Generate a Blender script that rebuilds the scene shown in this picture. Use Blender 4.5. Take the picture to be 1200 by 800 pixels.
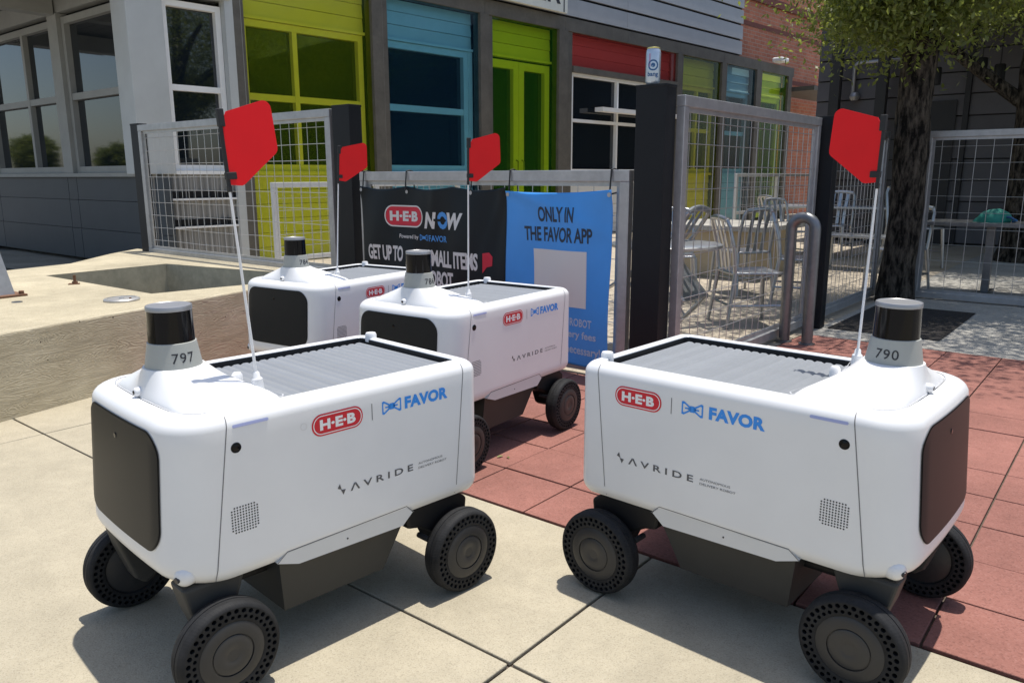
import bpy, bmesh, math, random
import numpy as np
from mathutils import Vector, Matrix, Euler
from mathutils import noise as mnoise

random.seed(7)
rng = np.random.default_rng(7)
SC = bpy.context.scene
COL = SC.collection
for o in list(bpy.data.objects):
    bpy.data.objects.remove(o)

# ------------------------------------------------------------------ camera
cam_d = bpy.data.cameras.new('camera')
cam = bpy.data.objects.new('camera', cam_d)
COL.objects.link(cam)
cam.location = (0, 0, 1.0)
PITCH, ROLL = 0.2079, -0.002
cam.rotation_euler = (Matrix.Rotation(math.pi / 2 - PITCH, 3, 'X') @ Matrix.Rotation(ROLL, 3, 'Z')).to_euler()
cam_d.sensor_fit = 'HORIZONTAL'
cam_d.sensor_width = 36.0
cam_d.lens = 36.0 * 915.3 / 1200.0
cam_d.clip_start = 0.05
cam_d.clip_end = 600
SC.camera = cam

# ------------------------------------------------------------------ sky, sun, exposure
SUN = Vector((0.128, 0.120, 1.0)).normalized()
world = bpy.data.worlds.new('World')
SC.world = world
world.use_nodes = True
wn = world.node_tree
bg = wn.nodes['Background']
sky = wn.nodes.new('ShaderNodeTexSky')
sky.sky_type = 'NISHITA'
sky.sun_disc = False
sky.sun_elevation = math.asin(SUN.z)
sky.sun_rotation = math.atan2(SUN.x, SUN.y)
sky.air_density = 1.0
sky.dust_density = 1.5
sky.ozone_density = 1.0
wn.links.new(sky.outputs[0], bg.inputs[0])
bg.inputs[1].default_value = 0.125
sun_d = bpy.data.lights.new('sun', 'SUN')
sun_d.energy = 4.2
sun_d.angle = math.radians(0.53)
sun_d.color = (1.0, 0.95, 0.87)
sun = bpy.data.objects.new('sun', sun_d)
COL.objects.link(sun)
sun.location = (0, 0, 20)
sun.rotation_euler = SUN.to_track_quat('Z', 'Y').to_euler()
SC.view_settings.view_transform = 'Standard'
SC.view_settings.look = 'None'
SC.view_settings.exposure = 0.36
SC.view_settings.gamma = 1.0
SC.view_settings.use_curve_mapping = False
SC.render.engine = 'CYCLES'
SC.cycles.max_bounces = 8
SC.cycles.transparent_max_bounces = 12

# ------------------------------------------------------------------ ground axes (paving grid at 51 degrees)
TH = math.radians(51)
UX, UY = math.cos(TH), math.sin(TH)
WX, WY = math.sin(TH), -math.cos(TH)
YAW_U, YAW_W = TH, TH - math.pi / 2


def UW(u, w, z=0.0):
    return Vector((u * UX + w * WX, u * UY + w * WY, z))


# ------------------------------------------------------------------ helpers
def empty(name, loc=(0, 0, 0), rz=0.0, parent=None):
    o = bpy.data.objects.new(name, None)
    COL.objects.link(o)
    o.empty_display_size = 0.05
    o.location = loc
    o.rotation_euler = (0, 0, rz)
    if parent:
        o.parent = parent
    return o


def tag(o, label=None, cat=None, group=None, kind=None):
    if label: o['label'] = label
    if cat: o['category'] = cat
    if group: o['group'] = group
    if kind: o['kind'] = kind
    return o


def thing(name, label, cat, loc=(0, 0, 0), rz=0.0, group=None):
    return tag(empty(name, loc, rz), label, cat, group)


def copy_tree(o, parent=None):
    c = o.copy()
    COL.objects.link(c)
    c.parent = parent
    for ch in list(o.children):
        copy_tree(ch, c)
    return c


class MB:
    """collects geometry for one mesh"""
    def __init__(s):
        s.v = []
        s.f = []

    def add(s, verts, faces):
        n = len(s.v)
        s.v.extend([tuple(p) for p in verts])
        s.f.extend([tuple(i + n for i in f) for f in faces])
        return s

    def box(s, x0, x1, y0, y1, z0, z1, bev=0.0):
        if bev > 0:
            bm = bmesh.new()
            bmesh.ops.create_cube(bm, size=1.0)
            for v in bm.verts:
                v.co = Vector(((x0 + x1) / 2 + v.co.x * (x1 - x0), (y0 + y1) / 2 + v.co.y * (y1 - y0), (z0 + z1) / 2 + v.co.z * (z1 - z0)))
            bmesh.ops.bevel(bm, geom=list(bm.edges) , offset=bev, segments=2, affect='EDGES', profile=0.5)
            bm.verts.index_update()
            s.add([v.co[:] for v in bm.verts], [[v.index for v in f.verts] for f in bm.faces])
            bm.free()
            return s
        return s.add([(x0, y0, z0), (x1, y0, z0), (x1, y1, z0), (x0, y1, z0), (x0, y0, z1), (x1, y0, z1), (x1, y1, z1), (x0, y1, z1)],
                     [(0, 3, 2, 1), (4, 5, 6, 7), (0, 1, 5, 4), (1, 2, 6, 5), (2, 3, 7, 6), (3, 0, 4, 7)])

    def tube(s, pts, r, n=8, cap=True):
        pts = [Vector(p) for p in pts]
        rs = r if isinstance(r, (list, tuple)) else [r] * len(pts)
        rings = []
        prev = None
        for i, p in enumerate(pts):
            if i == 0: d = pts[1] - p
            elif i == len(pts) - 1: d = p - pts[-2]
            else: d = (pts[i + 1] - p).normalized() + (p - pts[i - 1]).normalized()
            d.normalize()
            if prev is None:
                a = Vector((0, 0, 1)) if abs(d.z) < 0.9 else Vector((1, 0, 0))
                x = d.cross(a).normalized()
            else:
                x = (prev - d * prev.dot(d)).normalized()
            prev = x
            y = d.cross(x)
            rings.append([p + (x * math.cos(2 * math.pi * k / n) + y * math.sin(2 * math.pi * k / n)) * rs[i] for k in range(n)])
        vs = [q for rg in rings for q in rg]
        fs = []
        for i in range(len(pts) - 1):
            for k in range(n):
                a, b = i * n + k, i * n + (k + 1) % n
                fs.append((a, b, b + n, a + n))
        if cap:
            fs.append(tuple(range(n - 1, -1, -1)))
            fs.append(tuple(range((len(pts) - 1) * n, len(pts) * n)))
        return s.add(vs, fs)

    def lathe(s, prof, n=32, axis='z', c=(0, 0, 0), cap0=True, cap1=True):
        vs, fs = [], []
        m = len(prof)
        for (r, h) in prof:
            for k in range(n):
                a = 2 * math.pi * k / n
                p = (r * math.cos(a), r * math.sin(a), h)
                if axis == 'y': p = (p[0], p[2], -p[1])
                if axis == 'x': p = (p[2], p[0], p[1])
                vs.append((p[0] + c[0], p[1] + c[1], p[2] + c[2]))
        for i in range(m - 1):
            for k in range(n):
                a, b = i * n + k, i * n + (k + 1) % n
                fs.append((a, b, b + n, a + n))
        if cap0: fs.append(tuple(range(n - 1, -1, -1)))
        if cap1: fs.append(tuple(range((m - 1) * n, m * n)))
        return s.add(vs, fs)

    def prism(s, poly, a0, a1, plane='xz'):
        """poly: 2D outline; extruded along the third axis from a0 to a1"""
        n = len(poly)
        def P(p, a):
            if plane == 'xz': return (p[0], a, p[1])
            if plane == 'xy': return (p[0], p[1], a)
            return (a, p[0], p[1])
        vs = [P(p, a0) for p in poly] + [P(p, a1) for p in poly]
        fs = [tuple(range(n)), tuple(range(2 * n - 1, n - 1, -1))]
        for k in range(n):
            j = (k + 1) % n
            fs.append((k, k + n, j + n, j))
        return s.add(vs, fs)

    def build(s, name, mat, parent=None, smooth=None, fix=True, loc=None):
        me = bpy.data.meshes.new(name)
        me.from_pydata(s.v, [], s.f)
        if fix:
            bm = bmesh.new()
            bm.from_mesh(me)
            bmesh.ops.recalc_face_normals(bm, faces=bm.faces)
            bm.to_mesh(me)
            bm.free()
        if smooth is not None:
            me.polygons.foreach_set('use_smooth', [True] * len(me.polygons))
            me.set_sharp_from_angle(angle=math.radians(smooth))
        me.materials.append(mat)
        me.update()
        o = bpy.data.objects.new(name, me)
        COL.objects.link(o)
        if parent: o.parent = parent
        if loc: o.location = loc
        return o


def rrect(x0, x1, y0, y1, r, n=5):
    pts = []
    for cx, cy, a0 in ((x1 - r, y1 - r, 0), (x0 + r, y1 - r, 90), (x0 + r, y0 + r, 180), (x1 - r, y0 + r, 270)):
        for k in range(n + 1):
            a = math.radians(a0 + 90 * k / n)
            pts.append((cx + r * math.cos(a), cy + r * math.sin(a)))
    return pts


_text_cache = {}


def text_geo(body, bold=0.0, shear=0.0, space=1.0, res=3):
    key = (body, bold, shear, space)
    if key in _text_cache: return _text_cache[key]
    cu = bpy.data.curves.new('lettering', 'FONT')
    cu.body = body
    cu.offset = bold
    cu.shear = shear
    cu.space_character = space
    cu.resolution_u = res
    ob = bpy.data.objects.new('lettering', cu)
    COL.objects.link(ob)
    bpy.context.view_layer.update()
    dg = bpy.context.evaluated_depsgraph_get()
    me = bpy.data.meshes.new_from_object(ob.evaluated_get(dg))
    v = np.array([x.co[:] for x in me.vertices])
    f = [tuple(p.vertices) for p in me.polygons]
    bpy.data.objects.remove(ob)
    bpy.data.curves.remove(cu)
    bpy.data.meshes.remove(me)
    lo, hi = v.min(0), v.max(0)
    st = (v[:, :2] - lo[:2]) / (hi - lo)[:2]
    _text_cache[key] = (st, f)
    return st, f


def lettering(name, body, fn, mat, parent, bold=0.0, shear=0.0, space=1.0, fine=None):
    """fn maps s,t in 0..1 over the text's box to a 3D point"""
    st, f = text_geo(body, bold, shear, space)
    if fine:
        # cut the letters into small faces so that they follow a curved sheet; fine = (width, height, longest edge)
        bm = bmesh.new()
        vs = [bm.verts.new((a * fine[0], c * fine[1], 0)) for a, c in st]
        for p in f:
            try: bm.faces.new([vs[i] for i in p])
            except ValueError: pass
        bmesh.ops.triangulate(bm, faces=bm.faces)
        for _ in range(4):
            long = [e for e in bm.edges if e.calc_length() > fine[2]]
            if not long: break
            bmesh.ops.subdivide_edges(bm, edges=long, cuts=1)
            bmesh.ops.triangulate(bm, faces=[q for q in bm.faces if len(q.verts) > 3])
        bm.verts.index_update()
        st = [(v.co.x / fine[0], v.co.y / fine[1]) for v in bm.verts]
        f = [tuple(v.index for v in q.verts) for q in bm.faces]
        bm.free()
    return MB().add([fn(a, b) for a, b in st], f).build(name, mat, parent, fix=False)


# ------------------------------------------------------------------ materials
MATS = {}


def mat(name, col, rough=0.6, metal=0.0, spec=0.5, noise=None, bump=None, objvar=0.0, coat=0.0, ior=None, coords='Object', trans=0.0):
    """noise: (scale, amount, detail) brightness mottling; bump: (scale, strength, distance)"""
    if name in MATS: return MATS[name]
    m = bpy.data.materials.new(name)
    m.use_nodes = True
    nt = m.node_tree
    b = nt.nodes['Principled BSDF']
    b.inputs['Roughness'].default_value = rough
    b.inputs['Metallic'].default_value = metal
    b.inputs['Specular IOR Level'].default_value = spec
    if ior: b.inputs['IOR'].default_value = ior
    if coat:
        b.inputs['Coat Weight'].default_value = coat
        b.inputs['Coat Roughness'].default_value = 0.12
    b.inputs['Base Color'].default_value = (*col, 1)
    tc = nt.nodes.new('ShaderNodeTexCoord')
    src = None
    if noise or objvar:
        rgb = nt.nodes.new('ShaderNodeHueSaturation')
        rgb.inputs['Color'].default_value = (*col, 1)
        val = nt.nodes.new('ShaderNodeMath'); val.operation = 'ADD'
        val.inputs[0].default_value = 1.0; val.inputs[1].default_value = 0.0
        if noise:
            acc = None
            layers = noise if isinstance(noise[0], (tuple, list)) else [noise]
            for (sc_, am, de) in layers:
                nz = nt.nodes.new('ShaderNodeTexNoise')
                nz.inputs['Scale'].default_value = sc_
                nz.inputs['Detail'].default_value = de
                nz.inputs['Roughness'].default_value = 0.6
                nt.links.new(tc.outputs[coords], nz.inputs['Vector'])
                mr = nt.nodes.new('ShaderNodeMapRange')
                mr.inputs[1].default_value = 0.25; mr.inputs[2].default_value = 0.75
                mr.inputs[3].default_value = -am; mr.inputs[4].default_value = am
                nt.links.new(nz.outputs['Fac'], mr.inputs[0])
                if acc is None: acc = mr.outputs[0]
                else:
                    ad = nt.nodes.new('ShaderNodeMath'); ad.operation = 'ADD'
                    nt.links.new(acc, ad.inputs[0]); nt.links.new(mr.outputs[0], ad.inputs[1])
                    acc = ad.outputs[0]
            nt.links.new(acc, val.inputs[1])
        out = val.outputs[0]
        if objvar:
            oi = nt.nodes.new('ShaderNodeObjectInfo')
            mr = nt.nodes.new('ShaderNodeMapRange')
            mr.inputs[3].default_value = -objvar; mr.inputs[4].default_value = objvar
            nt.links.new(oi.outputs['Random'], mr.inputs[0])
            ad = nt.nodes.new('ShaderNodeMath'); ad.operation = 'ADD'
            nt.links.new(out, ad.inputs[0]); nt.links.new(mr.outputs[0], ad.inputs[1])
            out = ad.outputs[0]
        nt.links.new(out, rgb.inputs['Value'])
        nt.links.new(rgb.outputs[0], b.inputs['Base Color'])
    if bump:
        nz = nt.nodes.new('ShaderNodeTexNoise')
        nz.inputs['Scale'].default_value = bump[0]
        nz.inputs['Detail'].default_value = 6
        nt.links.new(tc.outputs[coords], nz.inputs['Vector'])
        bp = nt.nodes.new('ShaderNodeBump')
        bp.inputs['Strength'].default_value = bump[1]
        bp.inputs['Distance'].default_value = bump[2]
        nt.links.new(nz.outputs['Fac'], bp.inputs['Height'])
        nt.links.new(bp.outputs[0], b.inputs['Normal'])
    MATS[name] = m
    return m


def sheet_mat(name, col, dcol=(0.5, 0.5, 0.5), dif=0.1):
    """tinted clear sheet: light passes straight through and takes the tint, a little is mirrored"""
    m = bpy.data.materials.new(name)
    m.use_nodes = True
    nt = m.node_tree
    nt.nodes.remove(nt.nodes['Principled BSDF'])
    tr = nt.nodes.new('ShaderNodeBsdfTransparent'); tr.inputs[0].default_value = (*col, 1)
    gl = nt.nodes.new('ShaderNodeBsdfGlossy'); gl.inputs['Roughness'].default_value = 0.03
    gl.inputs[0].default_value = (1, 1, 1, 1)
    fr = nt.nodes.new('ShaderNodeFresnel'); fr.inputs[0].default_value = 1.22
    mx = nt.nodes.new('ShaderNodeMixShader')
    nt.links.new(fr.outputs[0], mx.inputs[0])
    df = nt.nodes.new('ShaderNodeBsdfDiffuse'); df.inputs[0].default_value = (*dcol, 1)
    m2 = nt.nodes.new('ShaderNodeMixShader'); m2.inputs[0].default_value = dif
    nt.links.new(tr.outputs[0], m2.inputs[1]); nt.links.new(df.outputs[0], m2.inputs[2])
    nt.links.new(m2.outputs[0], mx.inputs[1]); nt.links.new(gl.outputs[0], mx.inputs[2])
    nt.links.new(mx.outputs[0], nt.nodes['Material Output'].inputs[0])
    return m


M_white = mat('robot_white', (0.755, 0.76, 0.765), 0.38, coat=0.25, noise=((3.0, 0.015, 3), (11.0, 0.02, 6)))
M_skirt = mat('robot_skirt', (0.66, 0.66, 0.65), 0.45, noise=(9.0, 0.03, 4))
M_seam = mat('seam_dark', (0.16, 0.16, 0.165), 0.7)
M_black = mat('black_gloss', (0.004, 0.004, 0.005), 0.08, spec=0.22)
M_front = mat('front_panel_black', (0.020, 0.0205, 0.021), 0.36, spec=0.12)
M_rubber = mat('gasket_black', (0.012, 0.012, 0.013), 0.6)
M_under = mat('underbody_grey', (0.042, 0.042, 0.040), 0.55, spec=0.35, noise=(18, 0.08, 4))
M_arm = mat('arm_dark', (0.009, 0.009, 0.010), 0.5, spec=0.3)
M_slat = mat('shutter_grey', (0.235, 0.25, 0.27), 0.42, objvar=0.05, noise=(14, 0.03, 3))
M_collar = mat('collar_grey', (0.36, 0.37, 0.345), 0.45)
M_silver = mat('cap_silver', (0.36, 0.36, 0.37), 0.4, metal=0.6)
M_tyre = mat('tyre_rubber', (0.016, 0.0165, 0.018), 0.72, spec=0.3, noise=((40, 0.3, 4), (9, 0.35, 4)))
def tread(m):
    nt = m.node_tree; b = nt.nodes['Principled BSDF']
    tc = nt.nodes.new('ShaderNodeTexCoord'); sp = nt.nodes.new('ShaderNodeSeparateXYZ')
    nt.links.new(tc.outputs['Object'], sp.inputs[0])
    at = nt.nodes.new('ShaderNodeMath'); at.operation = 'ARCTAN2'
    nt.links.new(sp.outputs[0], at.inputs[0]); nt.links.new(sp.outputs[2], at.inputs[1])
    mu = nt.nodes.new('ShaderNodeMath'); mu.operation = 'MULTIPLY'; mu.inputs[1].default_value = 96
    nt.links.new(at.outputs[0], mu.inputs[0])
    ys = nt.nodes.new('ShaderNodeMath'); ys.operation = 'MULTIPLY'; ys.inputs[1].default_value = 260
    ab = nt.nodes.new('ShaderNodeMath'); ab.operation = 'ABSOLUTE'
    nt.links.new(sp.outputs[1], ab.inputs[0]); nt.links.new(ab.outputs[0], ys.inputs[0])
    ad = nt.nodes.new('ShaderNodeMath'); ad.operation = 'ADD'
    nt.links.new(mu.outputs[0], ad.inputs[0]); nt.links.new(ys.outputs[0], ad.inputs[1])
    si = nt.nodes.new('ShaderNodeMath'); si.operation = 'SINE'; nt.links.new(ad.outputs[0], si.inputs[0])
    gt = nt.nodes.new('ShaderNodeMath'); gt.operation = 'GREATER_THAN'; gt.inputs[1].default_value = -0.2; nt.links.new(si.outputs[0], gt.inputs[0])
    x2 = nt.nodes.new('ShaderNodeVectorMath'); x2.operation = 'LENGTH'
    cb = nt.nodes.new('ShaderNodeCombineXYZ'); nt.links.new(sp.outputs[0], cb.inputs[0]); nt.links.new(sp.outputs[2], cb.inputs[2])
    nt.links.new(cb.outputs[0], x2.inputs[0])
    on = nt.nodes.new('ShaderNodeMath'); on.operation = 'LESS_THAN'; on.inputs[1].default_value = 0.0965; nt.links.new(x2.outputs['Value'], on.inputs[0])
    mx = nt.nodes.new('ShaderNodeMath'); mx.operation = 'MAXIMUM'; nt.links.new(gt.outputs[0], mx.inputs[0]); nt.links.new(on.outputs[0], mx.inputs[1])
    bp = nt.nodes.new('ShaderNodeBump'); bp.inputs['Strength'].default_value = 0.9; bp.inputs['Distance'].default_value = 0.002
    nt.links.new(mx.outputs[0], bp.inputs['Height']); nt.links.new(bp.outputs[0], b.inputs['Normal'])
tread(M_tyre)
M_hub = mat('hub_grey', (0.030, 0.030, 0.031), 0.42, spec=0.4, noise=(25, 0.12, 3))
M_hub2 = mat('hub_cap_grey', (0.034, 0.034, 0.035), 0.36, spec=0.4, noise=(30, 0.08, 4))
M_red = mat('badge_red', (0.62, 0.015, 0.030), 0.4)
M_flag = mat('flag_red', (0.74, 0.004, 0.008), 0.42, spec=0.3, noise=(9, 0.05, 3))
M_blue = mat('print_blue', (0.030, 0.27, 0.80), 0.45)
M_dgrey = mat('print_grey', (0.10, 0.10, 0.105), 0.5)
M_ink = mat('print_ink', (0.02, 0.02, 0.025), 0.5)
M_decal = mat('decal_white', (0.82, 0.82, 0.82), 0.45)
M_strip = mat('light_strip', (0.36, 0.40, 0.66), 0.35)
M_pole = mat('mast_white', (0.78, 0.78, 0.78), 0.4)

# ------------------------------------------------------------------ setting: ground and paving
def aggregate_mat(name, base, pebble, grey, vscale=420.0, stain=0.14):
    """washed concrete: fine multi-tone grains, broad stains, grainy relief"""
    m = bpy.data.materials.new(name)
    m.use_nodes = True
    nt = m.node_tree
    b = nt.nodes['Principled BSDF']
    b.inputs['Roughness'].default_value = 0.85
    b.inputs['Specular IOR Level'].default_value = 0.25
    geo = nt.nodes.new('ShaderNodeNewGeometry')
    vo = nt.nodes.new('ShaderNodeTexVoronoi'); vo.inputs['Scale'].default_value = vscale
    nt.links.new(geo.outputs['Position'], vo.inputs['Vector'])
    sep = nt.nodes.new('ShaderNodeSeparateColor')
    nt.links.new(vo.outputs['Color'], sep.inputs[0])
    cr = nt.nodes.new('ShaderNodeValToRGB')
    e = cr.color_ramp.elements
    e[0].position = 0.0; e[0].color = (*[c * 0.80 for c in base], 1)
    e[1].position = 1.0; e[1].color = (*pebble, 1)
    for p, c in ((0.10, grey), (0.22, base), (0.80, [c * 1.07 for c in base])):
        x = e.new(p); x.color = (*c, 1)
    nt.links.new(sep.outputs[0], cr.inputs[0])
    def mott(scale, lo, hi, prev, det=6):
        nz = nt.nodes.new('ShaderNodeTexNoise'); nz.inputs['Scale'].default_value = scale; nz.inputs['Detail'].default_value = det
        nz.inputs['Roughness'].default_value = 0.62
        nt.links.new(geo.outputs['Position'], nz.inputs['Vector'])
        mr = nt.nodes.new('ShaderNodeMapRange'); mr.inputs[1].default_value = 0.3; mr.inputs[2].default_value = 0.7
        mr.inputs[3].default_value = lo; mr.inputs[4].default_value = hi
        nt.links.new(nz.outputs['Fac'], mr.inputs[0])
        mx = nt.nodes.new('ShaderNodeMix'); mx.data_type = 'RGBA'; mx.blend_type = 'MULTIPLY'; mx.inputs[0].default_value = 1
        nt.links.new(prev, mx.inputs[6]); nt.links.new(mr.outputs[0], mx.inputs[7])
        return mx.outputs[2]
    c = mott(1.7, 1 - stain, 1 + stain * 0.4, cr.outputs[0])
    c = mott(14.0, 0.93, 1.05, c)
    c = mott(4.5, 0.90, 1.06, c, 9)
    sv = nt.nodes.new('ShaderNodeTexVoronoi'); sv.inputs['Scale'].default_value = 3.1
    nt.links.new(geo.outputs['Position'], sv.inputs['Vector'])
    sm = nt.nodes.new('ShaderNodeMapRange'); sm.inputs[1].default_value = 0.022; sm.inputs[2].default_value = 0.045; sm.inputs[3].default_value = 0.50; sm.inputs[4].default_value = 1.0
    nt.links.new(sv.outputs['Distance'], sm.inputs[0])
    sx = nt.nodes.new('ShaderNodeMix'); sx.data_type = 'RGBA'; sx.blend_type = 'MULTIPLY'; sx.inputs[0].default_value = 1
    nt.links.new(c, sx.inputs[6]); nt.links.new(sm.outputs[0], sx.inputs[7]); c = sx.outputs[2]
    nt.links.new(c, b.inputs['Base Color'])
    nz = nt.nodes.new('ShaderNodeTexNoise'); nz.inputs['Scale'].default_value = 220; nz.inputs['Detail'].default_value = 3
    nt.links.new(geo.outputs['Position'], nz.inputs['Vector'])
    bp = nt.nodes.new('ShaderNodeBump'); bp.inputs['Strength'].default_value = 0.35; bp.inputs['Distance'].default_value = 0.003
    nt.links.new(nz.outputs['Fac'], bp.inputs['Height'])
    nt.links.new(bp.outputs[0], b.inputs['Normal'])
    MATS[name] = m
    return m


M_conc = aggregate_mat('exposed_aggregate', (0.395, 0.352, 0.262), (0.435, 0.395, 0.305), (0.345, 0.307, 0.228))
M_patio = aggregate_mat('patio_concrete', (0.42, 0.36, 0.28), (0.46, 0.41, 0.33), (0.34, 0.30, 0.24), 120, 0.25)
M_gconc = aggregate_mat('grey_concrete', (0.36, 0.345, 0.31), (0.42, 0.40, 0.37), (0.29, 0.28, 0.26), 120, 0.22)
M_tile = aggregate_mat('red_paver', (0.275, 0.122, 0.098), (0.315, 0.152, 0.126), (0.24, 0.105, 0.085), 240, 0.24)
M_joint = mat('joint_dirt', (0.095, 0.075, 0.058), 0.95, noise=(30, 0.3, 4))
M_far = aggregate_mat('far_ground', (0.30, 0.28, 0.25), (0.34, 0.32, 0.29), (0.26, 0.25, 0.23), 60, 0.2)
M_soil_shade = mat('mulch_shade', (0.018, 0.015, 0.013), 0.95, noise=(25, 0.5, 5), bump=(40, 0.8, 0.02), coords='Object')  # near-black: the shadow lying on the bed is put into this colour

g = MB().add([(-250, -250, -0.03), (250, -250, -0.03), (250, 250, -0.03), (-250, 250, -0.03)], [(0, 1, 2, 3)]).build('ground', M_far)
tag(g, kind='structure')


def uw_sheet(name, u0, u1, w0, w1, z, m, thick=0.0):
    vs = [UW(u0, w0, z), UW(u0, w1, z), UW(u1, w1, z), UW(u1, w0, z)]
    return MB().add(vs, [(0, 1, 2, 3)]).build(name, m)


def slab_mesh(du, dw, gap, t, bev):
    mb = MB()
    mb.box(gap / 2, du - gap / 2, gap / 2, dw - gap / 2, -t, 0, bev)
    return mb


pav = tag(uw_sheet('pavement', -2.7, 1.744, -8.2, 6.3, -0.012, M_joint), kind='structure')
W_J = [-8.127 + 2.4 * k for k in range(7)]
for (u0, u1) in ((-2.65, -1.25), (-1.25, -0.05), (-0.05, 1.136), (1.136, 1.741)):
    me_ = None
    for j in range(len(W_J) - 1):
        if me_ is None:
            o = slab_mesh(u1 - u0, 2.4, 0.0075, 0.011, 0.0028).build('paving_slab', M_conc, pav)
            me_ = o.data
        else:
            o = bpy.data.objects.new('paving_slab', me_); COL.objects.link(o); o.parent = pav
        q = UW(u0, W_J[j] + 2.4, 0)
        o.location = (q.x, q.y, random.uniform(-0.0012, 0.0006))
        o.rotation_euler = (random.gauss(0, 0.0003), random.gauss(0, 0.0004), YAW_U)

rp_ = [(1.746, -4.42), (1.746, 2.4), (5.05, 2.4), (5.05, -1.66), (3.275, -1.66), (3.275, -4.42)]
red = tag(MB().add([UW(u, w, -0.012) for u, w in rp_], [tuple(range(6))]).build('red_paving', M_joint), kind='structure')
tile_me = None
TU, TW = 0.2535, 0.276
for i in range(13):
    for j in range(23):
        w0 = -1.376 + TW * (j - 11)
        if w0 > 2.3 or (i >= 6 and w0 < -1.66): continue
        if tile_me is None:
            o = slab_mesh(TU, TW, 0.0055, 0.011, 0.0022).build('paver', M_tile, red)
            tile_me = o.data
        else:
            o = bpy.data.objects.new('paver', tile_me); COL.objects.link(o); o.parent = red
        q = UW(1.75 + TU * i, w0 + TW, 0)
        o.location = (q.x, q.y, random.uniform(-0.0018, 0.0006))
        o.rotation_euler = (random.gauss(0, 0.0012), random.gauss(0, 0.0012), YAW_U)

walk = tag(uw_sheet('walkway', 5.06, 26.0, -1.66, 9.0, -0.004, M_gconc), kind='structure')
patio = tag(uw_sheet('patio_floor', 3.28, 26.0, -12.5, -1.665, -0.006, M_patio), kind='structure')

M_hseam_shade = mat('hood_seam_shade_grey', (0.42, 0.43, 0.45), 0.6)  # grey for the hood edge, stands in for its soft crease shading
# ------------------------------------------------------------------ delivery robots
BW, RF, RR = 0.241, 0.085, 0.036
ZT, RT = 0.566, 0.028          # top of the rim, its rounding
XR_ = -0.335


def xfront(z):
    x = 0.430 - 0.020 * (z - 0.27) / 0.28
    if z < 0.29: x -= 0.030 * ((0.29 - z) / 0.055) ** 2
    return x


def inset(z):
    zc = ZT - RT
    if z > zc:
        q = min(1.0, (z - zc) / RT)
        return RT * (1 - math.sqrt(max(0.0, 1 - q * q)))
    if z < 0.262:
        return 0.012 * ((0.262 - z) / 0.027) ** 2
    return 0.0


def side_y(z):
    return BW - inset(z)


def front_x(y, z):
    ins = inset(z)
    xf, w, rf = xfront(z) - ins, BW - ins, RF - ins * 0.5
    y = abs(y)
    bul = 0.010 * (1 - (min(y, w) / w) ** 2)
    if y <= w - rf: return xf + bul
    return xf - rf + math.sqrt(max(0.0, rf * rf - (y - (w - rf)) ** 2)) + bul


def ring(ins, z, xf=None):
    w, rf, rr = BW - ins, RF - ins * 0.5, max(0.008, RR - ins * 0.5)
    xf = xfront(z) - ins if xf is None else xf
    xr = XR_ + ins
    pts = []
    bul = lambda y: 0.010 * (1 - (min(abs(y), w) / w) ** 2)
    for k in range(15):
        y = -(w - rf) + 2 * (w - rf) * k / 15
        pts.append((xf + bul(y), y))
    for k in range(9):
        a = math.pi / 2 * k / 9
        y = w - rf + rf * math.sin(a)
        pts.append((xf - rf + rf * math.cos(a) + bul(y), y))
    for k in range(14):
        x = xf - rf + (xr + rr - (xf - rf)) * k / 14
        pts.append((x, w))
    for k in range(7):
        a = math.pi / 2 * k / 7
        pts.append((xr + rr - rr * math.sin(a), w - rr + rr * math.cos(a)))
    for k in range(10):
        pts.append((xr, (w - rr) - 2 * (w - rr) * k / 10))
    for k in range(7):
        a = math.pi / 2 * k / 7
        pts.append((xr + rr - rr * math.cos(a), -(w - rr) - rr * math.sin(a)))
    for k in range(14):
        x = xr + rr + (xf - rf - xr - rr) * k / 14
        pts.append((x, -w))
    for k in range(9):
        a = math.pi / 2 * k / 9
        y = -(w - rf) - rf * math.cos(a)
        pts.append((xf - rf + rf * math.sin(a) + bul(y), y))
    return [(x, y, z) for x, y in pts]


def shell():
    levels = [(0.05, 0.240, None), (0.02, 0.236, None)]
    zs = [0.2355, 0.240, 0.246, 0.254, 0.262, 0.268, 0.275, 0.282, 0.29, 0.305, 0.32, 0.36, 0.40, 0.44, 0.48, 0.51]
    zs += [ZT - RT + RT * math.sin(math.radians(a)) for a in (0, 15, 30, 45, 58, 70, 80, 87, 90)]
    rings = [ring(i, z) for i, z, _ in levels] + [ring(inset(z), z) for z in zs]
    rings.append(ring(RT + 0.011, ZT))
    rings.append(ring(RT + 0.014, ZT - 0.003))
    rings.append(ring(RT + 0.0145, ZT - 0.030))
    n = len(rings[0])
    mb = MB()
    vs = [p for r in rings for p in r]
    fs = []
    for i in range(len(rings) - 1):
        for k in range(n):
            a, b = i * n + k, i * n + (k + 1) % n
            fs.append((a, b, b + n, a + n))
    fs.append(tuple(range(n - 1, -1, -1)))
    mb.add(vs, fs)
    return mb


def side_fn(sg, x0, x1, z0, z1, off=0.0007):
    """box on the robot's side; x0 is where reading starts"""
    return lambda s, t: (x0 + (x1 - x0) * s, sg * (side_y(z0 + (z1 - z0) * t) + off), z0 + (z1 - z0) * t)


def flat_poly(pts, fn):
    return MB().add([fn(*p) for p in pts], [tuple(range(len(pts)))])


def ring_poly(outer, inner, fn):
    n = len(outer)
    return MB().add([fn(*p) for p in outer] + [fn(*p) for p in inner], [(k, (k + 1) % n, (k + 1) % n + n, k + n) for k in range(n)])


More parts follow.
